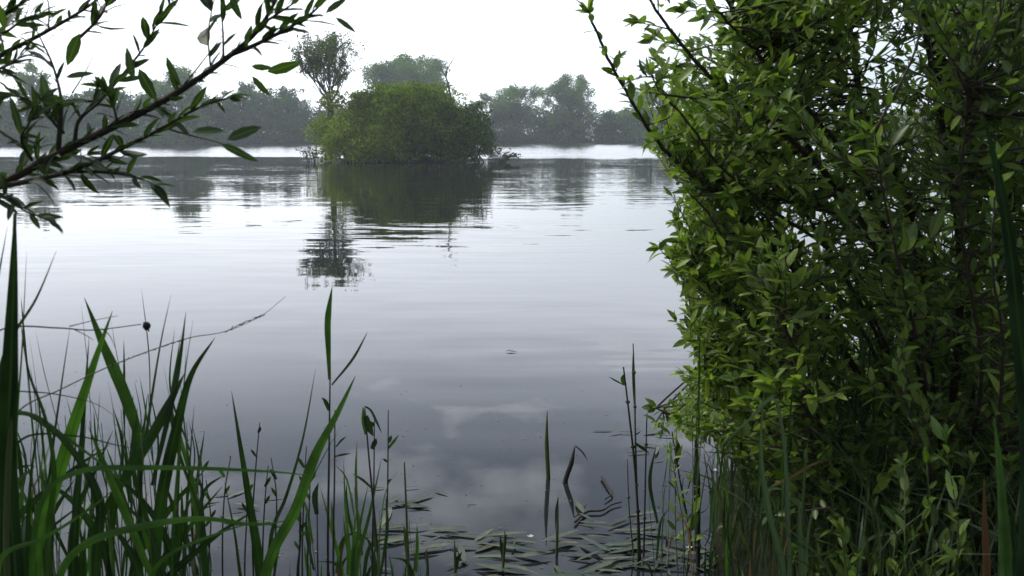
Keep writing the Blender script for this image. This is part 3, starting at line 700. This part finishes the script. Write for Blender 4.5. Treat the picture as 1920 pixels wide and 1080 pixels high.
reed('tall broad reed at the far left edge, highest of the clump', ([(28, 400, 1.3), (24, 560, 1.3), (18, 800, 1.3), (14, 1080, 1.3)], 14),
     [([(29, 395, 1.29), (26, 520, 1.29), (20, 700, 1.29), (16, 900, 1.3)], 34, dict(prof=LONG)), ([(14, 425, 1.35), (-6, 540, 1.35), (-30, 760, 1.35)], 14), ([(106, 470, 1.35), (68, 560, 1.35), (10, 660, 1.34), (-5, 820, 1.33)], 15),
      ([(36, 590, 1.4), (55, 700, 1.4), (84, 780, 1.4), (102, 880, 1.4), (90, 1020, 1.4)], 13), ([(50, 470, 1.5), (42, 640, 1.5), (30, 900, 1.45)], 6)])
reed('reed with one long blade leaning right just left of the bare bud stalk', None,
     [([(211, 583, 1.5), (170, 702, 1.5), (126, 840, 1.5), (78, 1030, 1.5)], 25, dict(prof=LONG)), ([(167, 633, 1.55), (154, 810, 1.55), (138, 1040, 1.52)], 17), ([(132, 608, 1.6), (116, 715, 1.6), (94, 880, 1.55), (84, 1040, 1.5)], 8), ([(79, 760, 1.5), (60, 880, 1.5), (55, 1060, 1.5)], 12)])
reed('reed with a broad upright blade bent back to the left under the bud stalk', ([(262, 828, 1.6), (262, 940, 1.6), (254, 1080, 1.6)], 8),
     [([(158, 558, 1.6), (190, 640, 1.6), (233, 740, 1.6), (264, 830, 1.6)], 22, dict(free=1, prof=lambda u: np.minimum(1, (u/.5)**.8)*(1-.4*np.clip((u-.8)/.2, 0, 1)))),
      ([(321, 551, 1.62), (302, 640, 1.62), (277, 797, 1.61), (264, 900, 1.6)], 9), ([(346, 700, 1.55), (277, 828, 1.56), (220, 916, 1.58), (165, 1015, 1.6)], 21, dict(free=1, prof=LONG))], smat=m_darkstem)
reed('reed with a curved blade arching right at the right side of the left clump', None,
     [([(403, 633, 1.55), (359, 702, 1.55), (331, 803, 1.55), (302, 942, 1.55), (290, 1070, 1.55)], 23, dict(prof=LONG)), ([(362, 600, 1.65), (347, 702, 1.62), (335, 860, 1.6), (322, 1060, 1.58)], 7), ([(364, 760, 1.6), (355, 880, 1.6), (345, 1070, 1.6)], 9), ([(350, 640, 1.7), (340, 800, 1.7), (330, 1060, 1.7)], 5)])
reed('long reed blade lying almost level across the left clump', None, [([(596, 893, 1.5), (500, 884, 1.45), (270, 877, 1.4), (150, 884, 1.38), (90, 920, 1.36), (60, 1060, 1.34)], 10, dict(prof=LONG, tw=.2))])
reed('thin dark reed blade drooping right across the middle of the left clump', None, [([(233, 795, 1.5), (185, 760, 1.48), (126, 743, 1.45), (60, 735, 1.42), (0, 740, 1.4), (-40, 900, 1.4)], 5)], mat=m_darkstem)
reed('broad blade sloping down to the right through the left clump', None, [([(254, 932, 1.4), (190, 870, 1.4), (126, 822, 1.4), (60, 778, 1.4), (20, 780, 1.4), (-20, 980, 1.4)], 15)])
reed('thin blade sloping gently right above the level blade', None, [([(308, 853, 1.5), (220, 835, 1.48), (145, 818, 1.46), (44, 822, 1.45), (10, 900, 1.44)], 7)])
reed('low broad blade arching over to the right near the bottom edge', None, [([(548, 975, 1.35), (480, 984, 1.35), (378, 973, 1.33), (270, 987, 1.32), (157, 1023, 1.31), (110, 1090, 1.3)], 15, dict(prof=LONG, tw=.4)), ([(500, 973, 1.42), (415, 998, 1.42), (315, 1042, 1.4), (280, 1090, 1.4)], 13), ([(230, 905, 1.3), (160, 960, 1.3), (80, 1010, 1.3), (0, 1050, 1.28)], 15)])
reed('slender upright blade standing alone right of the left clump', None, [([(434, 733, 1.9), (447, 815, 1.9), (466, 935, 1.9), (487, 1075, 1.9)], 19), ([(420, 900, 1.9), (440, 1000, 1.9), (450, 1075, 1.9)], 8)])
reed('thin budded stem beside the lone slender blade', ([(487, 792, 2.4), (480, 870, 2.4), (473, 1000, 2.4)], 4), [([(489, 800, 2.4), (484, 812, 2.4)], 6, dict(free=1)), ([(470, 842, 2.4), (480, 856, 2.4)], 5, dict(free=1))], smat=m_darkstem)
reed('tallest reed of the middle group with a narrow blade at its tip', ([(619, 700, 2.0), (617, 850, 2.0), (615, 1080, 2.0)], 6),
     [([(623, 536, 2.0), (615, 600, 2.0), (616, 660, 2.0), (618, 712, 2.0)], 12, dict(free=1, tw=.2, prof=lambda u: np.minimum(1, (u/.3)**.8)*(1-.55*np.clip((u-.5)/.5, 0, 1)))),
      ([(690, 621, 2.02), (662, 672, 2.01), (622, 722, 2.0)], 5, dict(free=1)), ([(603, 745, 2.0), (610, 752, 2.0), (617, 770, 2.0)], 8, dict(free=1))], smat=m_darkstem)
reed('reed with a bright green diagonal blade crossing the middle group', None, [([(667, 704, 1.8), (633, 774, 1.8), (592, 852, 1.8), (556, 951, 1.8), (499, 1075, 1.8)], 21, dict(prof=LONG, r=.95)), ([(592, 691, 1.85), (566, 831, 1.85), (535, 935, 1.85), (509, 1003, 1.82)], 8), ([(640, 800, 1.9), (610, 850, 1.9), (560, 950, 1.88), (520, 1040, 1.85)], 5)])
reed('thin dark reed stem hugging the right of the tallest middle reed', ([(628, 769, 2.1), (627, 900, 2.1), (625, 1070, 2.1)], 5), [([(650, 818, 2.1), (640, 826, 2.1), (630, 838, 2.1)], 4, dict(free=1)), ([(658, 850, 2.1), (640, 853, 2.1), (628, 856, 2.1)], 4, dict(free=1))], smat=m_darkstem)
reed('reed stem with its top leaf bent over to the right', ([(684, 765, 2.1), (691, 850, 2.1), (698, 925, 2.1), (711, 1080, 2.1)], 5.5),
     [([(716, 813, 2.1), (706, 790, 2.1), (694, 768, 2.1), (684, 762, 2.1)], 5, dict(free=1)), ([(681, 762, 2.1), (682, 790, 2.1), (686, 815, 2.1)], 8, dict(free=1, r=.9)), ([(700, 818, 2.1), (692, 800, 2.1), (686, 780, 2.1)], 14, dict(free=1))], smat=m_darkstem)
reed('leafy thin stem between the bent-top stem and the dark upright stem', ([(702, 785, 2.2), (701, 900, 2.2), (698, 1070, 2.2)], 4.5), [([(636+2*30, 790, 2.2), (700, 800, 2.2)], 7, dict(free=1)), ([(706, 822, 2.2), (697, 842, 2.2)], 10, dict(free=1)), ([(661, 888, 2.2), (680, 900, 2.2), (700, 918, 2.2)], 5, dict(free=1))], smat=m_darkstem)
reed('dark upright stem with small paired leaves, right of the bent-top stem', ([(728, 769, 2.1), (727, 900, 2.1), (723, 1080, 2.1)], 4.5), [([(748, 815, 2.1), (736, 830, 2.1), (727, 842, 2.1)], 6, dict(free=1, r=.9)), ([(734, 816, 2.1), (729, 830, 2.1)], 7, dict(free=1)), ([(718, 860, 2.1), (726, 866, 2.1)], 5, dict(free=1)), ([(734, 897, 2.1), (726, 906, 2.1)], 4, dict(free=1))], smat=m_darkstem)
reed('short thick green shoot right of the middle reeds', ([(758, 866, 2.2), (762, 960, 2.2), (766, 1080, 2.2)], 7), [([(757, 985, 2.2), (762, 1010, 2.2), (765, 1050, 2.2)], 10, dict(free=1))])
reed('tuft of short bright blades at the foot of the middle reeds', None, [([(644, 857, 2.1), (648, 950, 2.1), (657, 1070, 2.1)], 9, dict(r=.9)), ([(716, 857, 2.1), (692, 966, 2.1), (668, 1072, 2.1)], 11, dict(r=.9)), ([(672, 930, 2.1), (664, 1000, 2.1), (660, 1072, 2.1)], 9), ([(600, 912, 2.1), (618, 980, 2.1), (640, 1072, 2.1)], 11, dict(r=1)), ([(690, 910, 2.1), (672, 1000, 2.1), (662, 1072, 2.1)], 12, dict(r=.8)), ([(650, 1002, 2.1), (640, 1040, 2.1), (636, 1080, 2.1)], 14, dict(mat=m_dead))])
reed('short leafy shoot at the left foot of the tallest middle reed', ([(594, 920, 2.1), (595, 1000, 2.1), (596, 1075, 2.1)], 4), [([(597, 905, 2.1), (590, 930, 2.1), (594, 965, 2.1)], 12, dict(free=1))], smat=m_darkstem)
# shoots standing in open water
def water_shoot(label, pts, w, extra=(), mat=m_stem):
    base = onwater(pts[-1][0], pts[-1][1]); Y = base[1]
    root = thing('reed_shoot', label, 'reed shoot', base, 'reed shoots standing in open water'); r = w*.5*Y/F0
    q = [P(x, y, Y) for x, y in pts]; q.append(q[-1]-np.array([0, 0, .12])); p = smooth(q, 6); b = MB(); b.tube(p, r*np.minimum(1, .15+np.linspace(0, 1, len(p))*2.5), 7, .8); b.build('stem', mat, root)
    for e, ew in extra:
        b = MB(); b.blade(smooth([P(x, y, Y) for x, y in e], 5), ew*Y/F0, .3); b.build('leaf', m_stem, root)
water_shoot('straight green shoot rising alone from open water', [(1026, 770), (1025, 830), (1028, 898)], 9)
water_shoot('leaning broken shoot with a thin bent-over tip in open water', [(1078, 836), (1072, 866), (1060, 904)], 10, [([(1102, 864), (1092, 848), (1079, 836)], 3)], m_darkstem)
water_shoot('tiny green shoot low in the water among floating leaves', [(1047, 942), (1045, 990), (1044, 1040)], 6, [([(1047, 930), (1044, 960), (1044, 1000)], 7)])
water_shoot('small leafy shoot left of the floating leaves', [(947, 990), (945, 1030), (943, 1072)], 6, [([(950, 1000), (946, 1020), (944, 1050)], 8), ([(938, 1005), (941, 1030), (943, 1050)], 7)])
water_shoot('small shoot between the middle reeds and the floating leaves', [(852, 1010), (853, 1040), (854, 1074)], 6, [([(866, 1035), (858, 1050), (854, 1070)], 9)])
water_shoot('short thin shoot just right of the short thick green one', [(800, 1030), (801, 1050), (802, 1076)], 6, [([(799, 1030), (801, 1060)], 7)])
# cluster of bare stems left of the shrub
def stems(label, pts, w, extra=(), mat=m_darkstem):
    base = onwater(pts[-1][0], pts[-1][1]); Y = base[1]; root = thing('reed', label, 'reed', base, 'bare stems left of the shrub')
    q = [P(x, y, Y) for x, y in pts]; q.append(q[-1]-np.array([0, 0, .1])); p = smooth(q, 7); r = w*.5*Y/F0; b = MB(); b.tube(p, np.linspace(r*.5, r*1.1, len(p)), 7)
    for i in range(5, len(p)-3, 6): b.tube(np.array([p[i]-[0, 0, .004], p[i]+[0, 0, .004]]), r*1.5, 6)
    b.build('stem', mat, root)
    for e, ew in extra:
        b = MB(); b.blade(smooth([P(x, y, Y) for x, y in e], 5), ew*Y/F0, .2); b.build('leaf', m_reed, root)
stems('dark stem with a knob near its tip, left of the shrub', [(1169, 688), (1180, 780), (1191, 884), (1200, 1050)], 6, [([(1141, 706), (1155, 714), (1170, 722)], 3), ([(1171, 700), (1168, 712), (1173, 722)], 9)])
stems('tallest thin green stem of the group left of the shrub', [(1187, 644), (1190, 720), (1191, 800), (1197, 1050)], 4.5, [([(1187, 655), (1188, 720), (1190, 760)], 5)], m_stem)
stems('right-hand bare stem of the group left of the shrub', [(1213, 775), (1211, 860), (1207, 1045)], 4.5)
stems('stem crossing behind the stem group with a short hooked leaf', [(1176, 860), (1180, 960), (1188, 1048)], 4, [([(1218, 850), (1204, 840), (1190, 830)], 6)], m_stem)
stems('lone dark stem between the stem group and the shrub', [(1260, 809), (1275, 900), (1298, 1030)], 5, [([(1268, 820), (1272, 850), (1266, 870)], 11)])
stems('dark broad-bladed stem under the left edge of the shrub', [(1304, 815), (1307, 950), (1309, 1070)], 9, [([(1305, 790), (1307, 900), (1309, 1070)], 13)])
stems('stem leaning left under the left edge of the shrub', [(1320, 850), (1335, 950), (1342, 1060)], 4, (), m_stem)

# copies fill the clump: shorter reeds at the left, more between them
def proto_reed(h, nl, seed):
    r_ = np.random.default_rng(seed); root = thing('reed', 'thin green reed packed among the blades of the dense left clump', 'reed', (0, 0, 0), 'reeds of the dense left clump')
    b = MB(); p = smooth([(r_.normal()*.03, 0, h), (r_.normal()*.015, 0, h*.5), (0, 0, -.03)], 6); b.tube(p, np.linspace(.0012, .0028, len(p)), 6, r_.random()); b.build('stem', m_stem, root)
    for i in range(nl):
        z = h*(.35+.6*(i+.5)/nl); a = r_.random()*6.28; L_ = h*r_.uniform(.3, .5); c = np.array([math.cos(a), math.sin(a)*.5, 0])
        s = np.array([0, 0, z]); bend = r_.uniform(.1, .8); e = s+c*L_*.5*bend+np.array([0, 0, L_*(1-.55*bend)]); m = s+c*L_*.14+np.array([0, 0, L_*.5])
        b = MB(); b.blade(smooth([e, m, s], 6), r_.uniform(.008, .018), r_.uniform(-.6, .6), face=(0.2, 1, 0)); b.build('leaf', m_dead if (i == 0 and seed % 3 == 0) else m_reed, root)
    return root
protos = [proto_reed(h, nl, 40+i) for i, (h, nl) in enumerate([(.62, 3), (.75, 4), (.85, 4), (.95, 5), (.7, 3), (1.05, 5)])]
def put(o, x, y, rz): o.location = (x, y, float(gz(x, y))); o.rotation_euler = (0, 0, rz)
spots = []
for i in range(72):
    Y = rng.uniform(1.5, 2.5); px = -60+ (rng.random()**1.5)*440
    spots.append(((px-960)/F0*Y*1.03, Y))
for i, (x, y) in enumerate(spots):
    o = protos[i] if i < len(protos) else copy_tree(protos[i % len(protos)]); put(o, x, y, rng.random()*6.28)
    s = .62+.34*rng.random(); o.scale = (s, s, s)
for i in range(16):                                       # a few in the middle group
    Y = rng.uniform(2.0, 2.5); px = rng.uniform(500, 800)
    o = copy_tree(protos[i % 3]); put(o, (px-960)/F0*Y*1.03, Y, rng.random()*6.28); s = .62+.2*rng.random(); o.scale = (s, s, s)
    o['label'] = 'short thin reed low between the tall stems of the middle group'; o['group'] = 'short reeds of the middle group'

for i in range(34):                                       # upright thin blades and stems under the shrub's left edge
    Y = rng.uniform(2.1, 3.3); px = 1235+rng.random()*480
    o = copy_tree(protos[i % 6]); put(o, (px-960)/F0*Y*1.03, Y, rng.random()*6.28); s = .55+.3*rng.random(); o.scale = (s*.8, s*.8, s)
    o['label'] = 'thin upright reed in the dark undergrowth at the foot of the right shrub'; o['group'] = 'thin reeds at the foot of the right shrub'
for i in range(16):
    Y = rng.uniform(1.45, 1.9); x0 = rng.uniform(-40, 330); tip = x0+rng.choice([-1, 1])*rng.uniform(60, 220); y1 = rng.uniform(760, 960)
    reed('dark leaning blade crossing the lower part of the left reed clump', None, [([(tip, y1, Y), ((tip+x0)/2+10, y1+60, Y), (x0, y1+170, Y), (x0-5, y1+300, Y)], rng.uniform(8, 19), dict(prof=LONG, r=rng.random()*.5))], group='leaning blades in the left clump')
for i in range(12):
    Y = rng.uniform(1.95, 2.4); x0 = rng.uniform(290, 600); y1 = rng.uniform(830, 960)
    reed('thin dark stem low between the left clump and the middle reeds', ([(x0+rng.normal()*6, y1, Y), (x0, y1+70, Y), (x0-4, 1075, Y)], 4), [([(x0+rng.choice([-1, 1])*12, y1+20, Y), (x0, y1+40, Y)], 7, dict(free=1)), ([(x0+rng.choice([-1, 1])*10, y1+55, Y), (x0, y1+72, Y)], 6, dict(free=1))], smat=m_darkstem, group='thin stems between the clumps')
# the level stalk with a dark bud, and the long arching grass stalk
foot = ground_under(P(-40, 900, 1.35)); root = thing('bud_stalk', 'thin stalk reaching level from the left edge, tipped with a dark round bud', 'plant', foot)
b = MB(); p = smooth([foot, P(-60, 700, 1.35), P(0, 619, 1.36), P(110, 615, 1.4), P(170, 619, 1.42), P(265, 608, 1.45)], 7); b.tube(p, np.linspace(.0018, .0008, len(p)), 6)
for l in (([(130, 612), (180, 600), (222, 592)]), ([(136, 616), (160, 628), (176, 638)]), ([(190, 616), (205, 628), (216, 652)])):
    q = smooth([P(x, y, 1.42) for x, y in l], 4); b.tube(q, np.linspace(.0009, .0004, len(q)), 5)
b.build('stem', m_darkstem, root)
b = MB(); c = P(275, 611, 1.45); th = np.linspace(0, np.pi, 8); R = 7.5*1.45/F0
pr = np.array([c+np.array([0, 0, 1])*R*(-math.cos(a))*1.1 for a in th]); b.tube(pr, np.maximum(.0002, R*np.sin(th)), 10)
b.leaves(np.repeat(c[None], 7, 0), nrmz(rng.normal(size=(7, 3))+np.array([0, 0, .8])), rng.normal(size=(7, 3)), R*1.7, R*.6); b.build('bud', m_bud, root)
foot = ground_under(P(-10, 950, 1.4)); root = thing('grass_stalk', 'long fine grass stalk arching up to the right with a narrow seed spike', 'grass', foot)
b = MB(); p = smooth([foot, P(-10, 860, 1.4), P(38, 768, 1.42), P(110, 732, 1.45), P(208, 686, 1.5), P(353, 634, 1.55), P(420, 622, 1.58), P(490, 592, 1.6), P(535, 556, 1.62)], 7); b.tube(p, np.linspace(.0016, .0004, len(p)), 5); b.build('stem', m_darkstem, root)
b = MB(); q = resample(smooth([P(420, 624, 1.58), P(455, 606, 1.59), P(490, 592, 1.6)], 5), .0025); t = nrmz(np.gradient(q, axis=0)); b.leaves(q, t+rng.normal(size=q.shape)*.25, rng.normal(size=q.shape), .008, .002)
q = resample(smooth([P(208, 686, 1.5), P(280, 658, 1.52), P(353, 634, 1.55)], 5), .004); t = nrmz(np.gradient(q, axis=0)); b.leaves(q, t+rng.normal(size=q.shape)*.3, rng.normal(size=q.shape), .006, .0016); b.build('seed_head', m_darkstem, root)

# ------------------------------------------------------------------ sedges and dead stalks, lower right
def sedge(label, blades, mat=m_palegrass, name='sedge', cat='sedge'):
    return reed(label, None, blades, name=name, mat=mat, cat=cat)
sedge('pale upright sedge blade in front of the shrub, tallest on the lower right', [([(1433, 730, 2.1), (1427, 847, 2.1), (1442, 960, 2.1), (1468, 1075, 2.1)], 13)])
sedge('pale sedge blade bent down to the left across the shrub edge', [([(1323, 868, 2.1), (1360, 828, 2.1), (1400, 792, 2.1), (1449, 748, 2.12), (1466, 800, 2.12), (1480, 1075, 2.1)], 6.5, dict(prof=LONG))])
sedge('sedge tuft of four short blades at the bottom, right of the tall pale blade', [([(1469, 827, 2.2), (1474, 940, 2.2), (1480, 1075, 2.2)], 9), ([(1497, 920, 2.1), (1500, 1000, 2.1), (1503, 1080, 2.1)], 12), ([(1516, 812, 2.2), (1508, 900, 2.2), (1500, 1075, 2.2)], 9, dict(mat=m_grass)), ([(1530, 925, 2.1), (1515, 1000, 2.1), (1508, 1080, 2.1)], 9)])
sedge('broad green blade rising at the bottom right corner', [([(1864, 780, 1.7), (1876, 900, 1.7), (1886, 1085, 1.7)], 22), ([(1893, 924, 1.7), (1902, 1000, 1.7), (1906, 1085, 1.7)], 18)], mat=m_reed, name='reed', cat='reed')
sedge('upright brown dead blade near the bottom right corner', [([(1845, 890, 1.8), (1847, 990, 1.8), (1850, 1085, 1.8)], 15, dict(r=.1))], mat=m_dead, name='dead_reed', cat='dead reed')
sedge('close dark green blade hanging in front of the shrub top right', [([(1842, 207, 1.1), (1863, 290, 1.1), (1885, 400, 1.1), (1905, 560, 1.1), (1930, 900, 1.1)], 32, dict(prof=LONG, r=0.))], mat=m_reed, name='reed', cat='reed')
foot = ground_under(P(1400, 990, 2.5)); root = thing('dead_stalk', 'tan dead stalk arching over to the right below the shrub', 'dead stalk', foot)
b = MB(); b.blade(smooth([P(1632, 872, 2.35), P(1590, 860, 2.35), P(1537, 866, 2.35), P(1485, 895, 2.38), P(1440, 924, 2.42), foot], 8), .011, .3, r=.9); b.build('stem', m_dead, root)
# unseen trees added behind the camera to keep open sky off the near foliage
make_tree('added_shade_tree', 'broad unseen tree added behind the viewpoint to shade the shrub', 2.2, -4.5, 10.5, 10, m_far_d, nb=48, per=60, flake=.34, base=.12, shape='oval')
make_tree('added_shade_tree', 'bushy unseen tree added behind the left reeds for shade', -5.2, -4.0, 8.5, 8.5, m_far_d, nb=42, per=60, flake=.32, base=.1, shape='oval')
make_tree('added_shade_tree', 'unseen tree added to the right of the big shrub for shade', 7.5, -.5, 8.0, 7, m_far_d, nb=40, per=60, flake=.3, base=.1, shape='oval')
# loose broad leaves standing up here and there at lower right, and the grass of the bank
def bank_plant(label, px, py, Y, n, h):
    t = P(px, py, Y); foot = ground_under(t); root = thing('bank_plant', label, 'plant', foot); b = MB(); lb = MB()
    for k in range(n):
        e = t+rng.normal(size=3)*np.array([.08, .08, .05]); p = smooth([foot, (foot+e)/2+rng.normal(size=3)*.03, e], 6); b.tube(p, np.linspace(.003, .001, len(p)), 5); leafy(lb, p, .03, .052, .34, .35, .7, 5, shade=.42)
    b.build('stem', m_stem, root); lb.build('leaves', m_sallow, root)
bank_plant('leafy green plant lit in front of the shadow, bottom right', 1740, 850, 2.0, 4, .5)
bank_plant('small leafy plant between the dead blade and the sedge tuft', 1660, 1000, 2.0, 3, .4)
bank_plant('bright leafy sprig low against the water left of the shrub', 1290, 770, 2.9, 3, .4)
bank_plant('leafy plant at the bottom edge just right of the sedge tuft', 1580, 990, 2.2, 3, .4)
def grass():
    b = MB(); n = 0
    while n < 3200:
        y = rng.uniform(.5, 4.6); x = rng.uniform(-3.5, 4.5)
        if n > 1300: x = rng.uniform(.5, 2.2); y = rng.uniform(1.9, 4.1)
        if y > shore_y(x)+.05 or (y < 1.1 and abs(x) < .5): continue
        if y > 1.9 and x < .55 and rng.random() < .6: continue
        z = float(gz(x, y)); h = rng.uniform(.12, .42)*(1.3 if x > .8 else .8); a = rng.random()*6.28; c = np.array([math.cos(a), math.sin(a), 0])
        if y < 1.5: h = min(h, .35)
        s = np.array([x, y, z-.01]); e = s+c*h*rng.uniform(.1, .6)+np.array([0, 0, h*rng.uniform(.6, 1)]); m = s+c*h*.1+np.array([0, 0, h*.55])
        b.blade(smooth([e, m, s], 4), rng.uniform(.004, .009), rng.uniform(-1, 1), face=(c[1], c[0], .1)); n += 1
    tag(b.build('grass', m_grass), 'short dark grass growing over the muddy near bank', 'grass', kind='stuff')
grass()

# ------------------------------------------------------------------ floating leaves and flotsam
def raft(label, px, py, wpx, hpx, n, L_=.16, ang=0., spread=.5, wd=.14, name='pondweed'):
    c = onwater(px, py); root = None; b = MB(); B, D = [], []
    for i in range(n):
        q = onwater(px+rng.uniform(-.5, .5)*wpx, py+rng.uniform(-.5, .5)*hpx); a = ang+rng.normal()*spread+(math.pi if rng.random() < .3 else 0)
        B.append(q+np.array([0, 0, .004+.0006*i])); D.append((math.cos(a), math.sin(a), rng.uniform(0, .05)))
    L2 = L_*(.5+.7*rng.random(n)); b.leaves(np.array(B), np.array(D), np.array([[0, 0, 1.]]*n)+rng.normal(size=(n, 3))*.06, L2, L2*wd*(.8+.5*rng.random(n)), prof=((.15, .7), (.35, 1.), (.6, .95), (.85, .5)), fold=.1, curl=.02)
    o = b.build(name, m_float, origin=c); tag(o, label, 'water plant', 'floating water plants')
raft('large raft of long floating leaves at the bottom centre', 1020, 1050, 300, 80, 41, 0.160, .1)
raft('patch of floating leaves between the middle reeds and the big raft', 800, 1030, 230, 80, 23, 0.160, 0)
raft('thin scatter of floating leaves beyond the middle reeds', 790, 935, 160, 40, 11, 0.160, -.1)
raft('floating leaves around the foot of the bare stem group', 1170, 1010, 190, 110, 34, 0.144, .2, .6)
raft('pale floating leaves beside the low right shrub sprig', 1210, 840, 120, 60, 12, 0.128, .3, .5)
raft('floating leaves at the bottom right below the dark stems', 1270, 1050, 150, 60, 23, 0.128, .4, .7)
raft('small floating leaf left of the straight shoot', 895, 945, 6, 4, 1, 0.080, .8, 1.)
raft('sparse floating leaves behind the left reed clump', 420, 965, 260, 70, 15, 0.136, .1, .5)
raft('single dark floating leaf out beyond the broken shoot', 1107, 808, 4, 2, 1, 0.128, 0, .05)
def specks():
    b = MB(); N_ = 900; px = rng.uniform(-100, 1500, N_); py = 1090-rng.random(N_)**.8*430; C_ = np.array([onwater(x, y) for x, y in zip(px, py)]); C_ = C_[gz(C_[:, 0], C_[:, 1]) < -.01]; C_[:, 2] = .003
    k = len(C_); a = rng.random(k)*6.28; b.leaves(C_, np.stack([np.cos(a), np.sin(a), a*0], 1), np.tile([0, 0, 1.], (k, 1)), .004+.016*rng.random(k)**4, .004+.004*rng.random(k), fold=0, curl=0)
    tag(b.build('litter', m_dead), 'tiny specks of plant litter scattered on the near water', 'litter', kind='stuff')
specks()
def twig(label, l, r, name='floating_twig'):
    p = [onwater(*q)+np.array([0, 0, .012]) for q in l]; p = smooth(p, 5); b = MB(); b.tube(p, np.linspace(r, r*.5, len(p)), 6); tag(b.build(name, m_bark, origin=p[0]), label, 'twig')
twig('crooked dark twig floating right of the broken shoot', [(1078, 984), (1102, 964), (1128, 962), (1147, 951), (1165, 946)], .006)
twig('short dark twig afloat left of the bare stem group', [(1128, 898), (1140, 918), (1148, 930), (1134, 941)], .006)
for (x, y, lb) in ((1292, 1033, 'white petal lying near the foot of the dark broad-bladed stem'), (1340, 892, 'white petal on the water at the shrub shadow edge'), (994, 1012, 'pale pinkish petal on the large leaf raft')):
    b = MB(); c = onwater(x, y); c[2] = max(.012, float(gz(c[0], c[1]))+.02)
    b.leaves(np.repeat(c[None], 3, 0), [(1, .2, .15), (.2, 1, .2), (-.8, .3, .1)], [(0, 0, 1.)]*3, .015, .011, curl=-.2); tag(b.build('petal', m_petal, origin=c), lb, 'petal')
c = onwater(955, 660); b = MB(); b.leaves([c+[-.03, 0, .004], c+[0, 0, .004]], [(1, .1, .25), (1, -.3, .1)], [(0, 0, 1.)]*2, .06, .025, curl=.1); tag(b.build('floating_leaf', m_darkstem, origin=c), 'tiny dark leaf adrift on the open water at the centre', 'leaf')

# ------------------------------------------------------------------ haze over the lake
def haze():
    x, y0, y1, z0, z1 = 430, -430, 430, -3., 24.
    V = [(-x, y0, z0), (x, y0, z0), (x, y1, z0), (-x, y1, z0), (-x, y0, z1), (x, y0, z1), (x, y1, z1), (-x, y1, z1)]
    me = bpy.data.meshes.new('haze'); me.from_pydata(V, [], [(0, 3, 2, 1), (4, 5, 6, 7), (0, 1, 5, 4), (1, 2, 6, 5), (2, 3, 7, 6), (3, 0, 4, 7)]); me.update()
    o = bpy.data.objects.new('haze', me); C.objects.link(o)
    m = bpy.data.materials.new('haze air'); m.use_nodes = True; nt = m.node_tree; nt.nodes.clear()
    out = nt.nodes.new('ShaderNodeOutputMaterial'); v = nt.nodes.new('ShaderNodeVolumePrincipled'); v.inputs['Color'].default_value = (.88, .93, 1., 1); v.inputs['Density'].default_value = .0009; v.inputs['Anisotropy'].default_value = .2
    nt.links.new(v.outputs[0], out.inputs['Volume']); me.materials.append(m); tag(o, 'pale bluish haze lying over the lake', 'haze', kind='stuff')
haze()
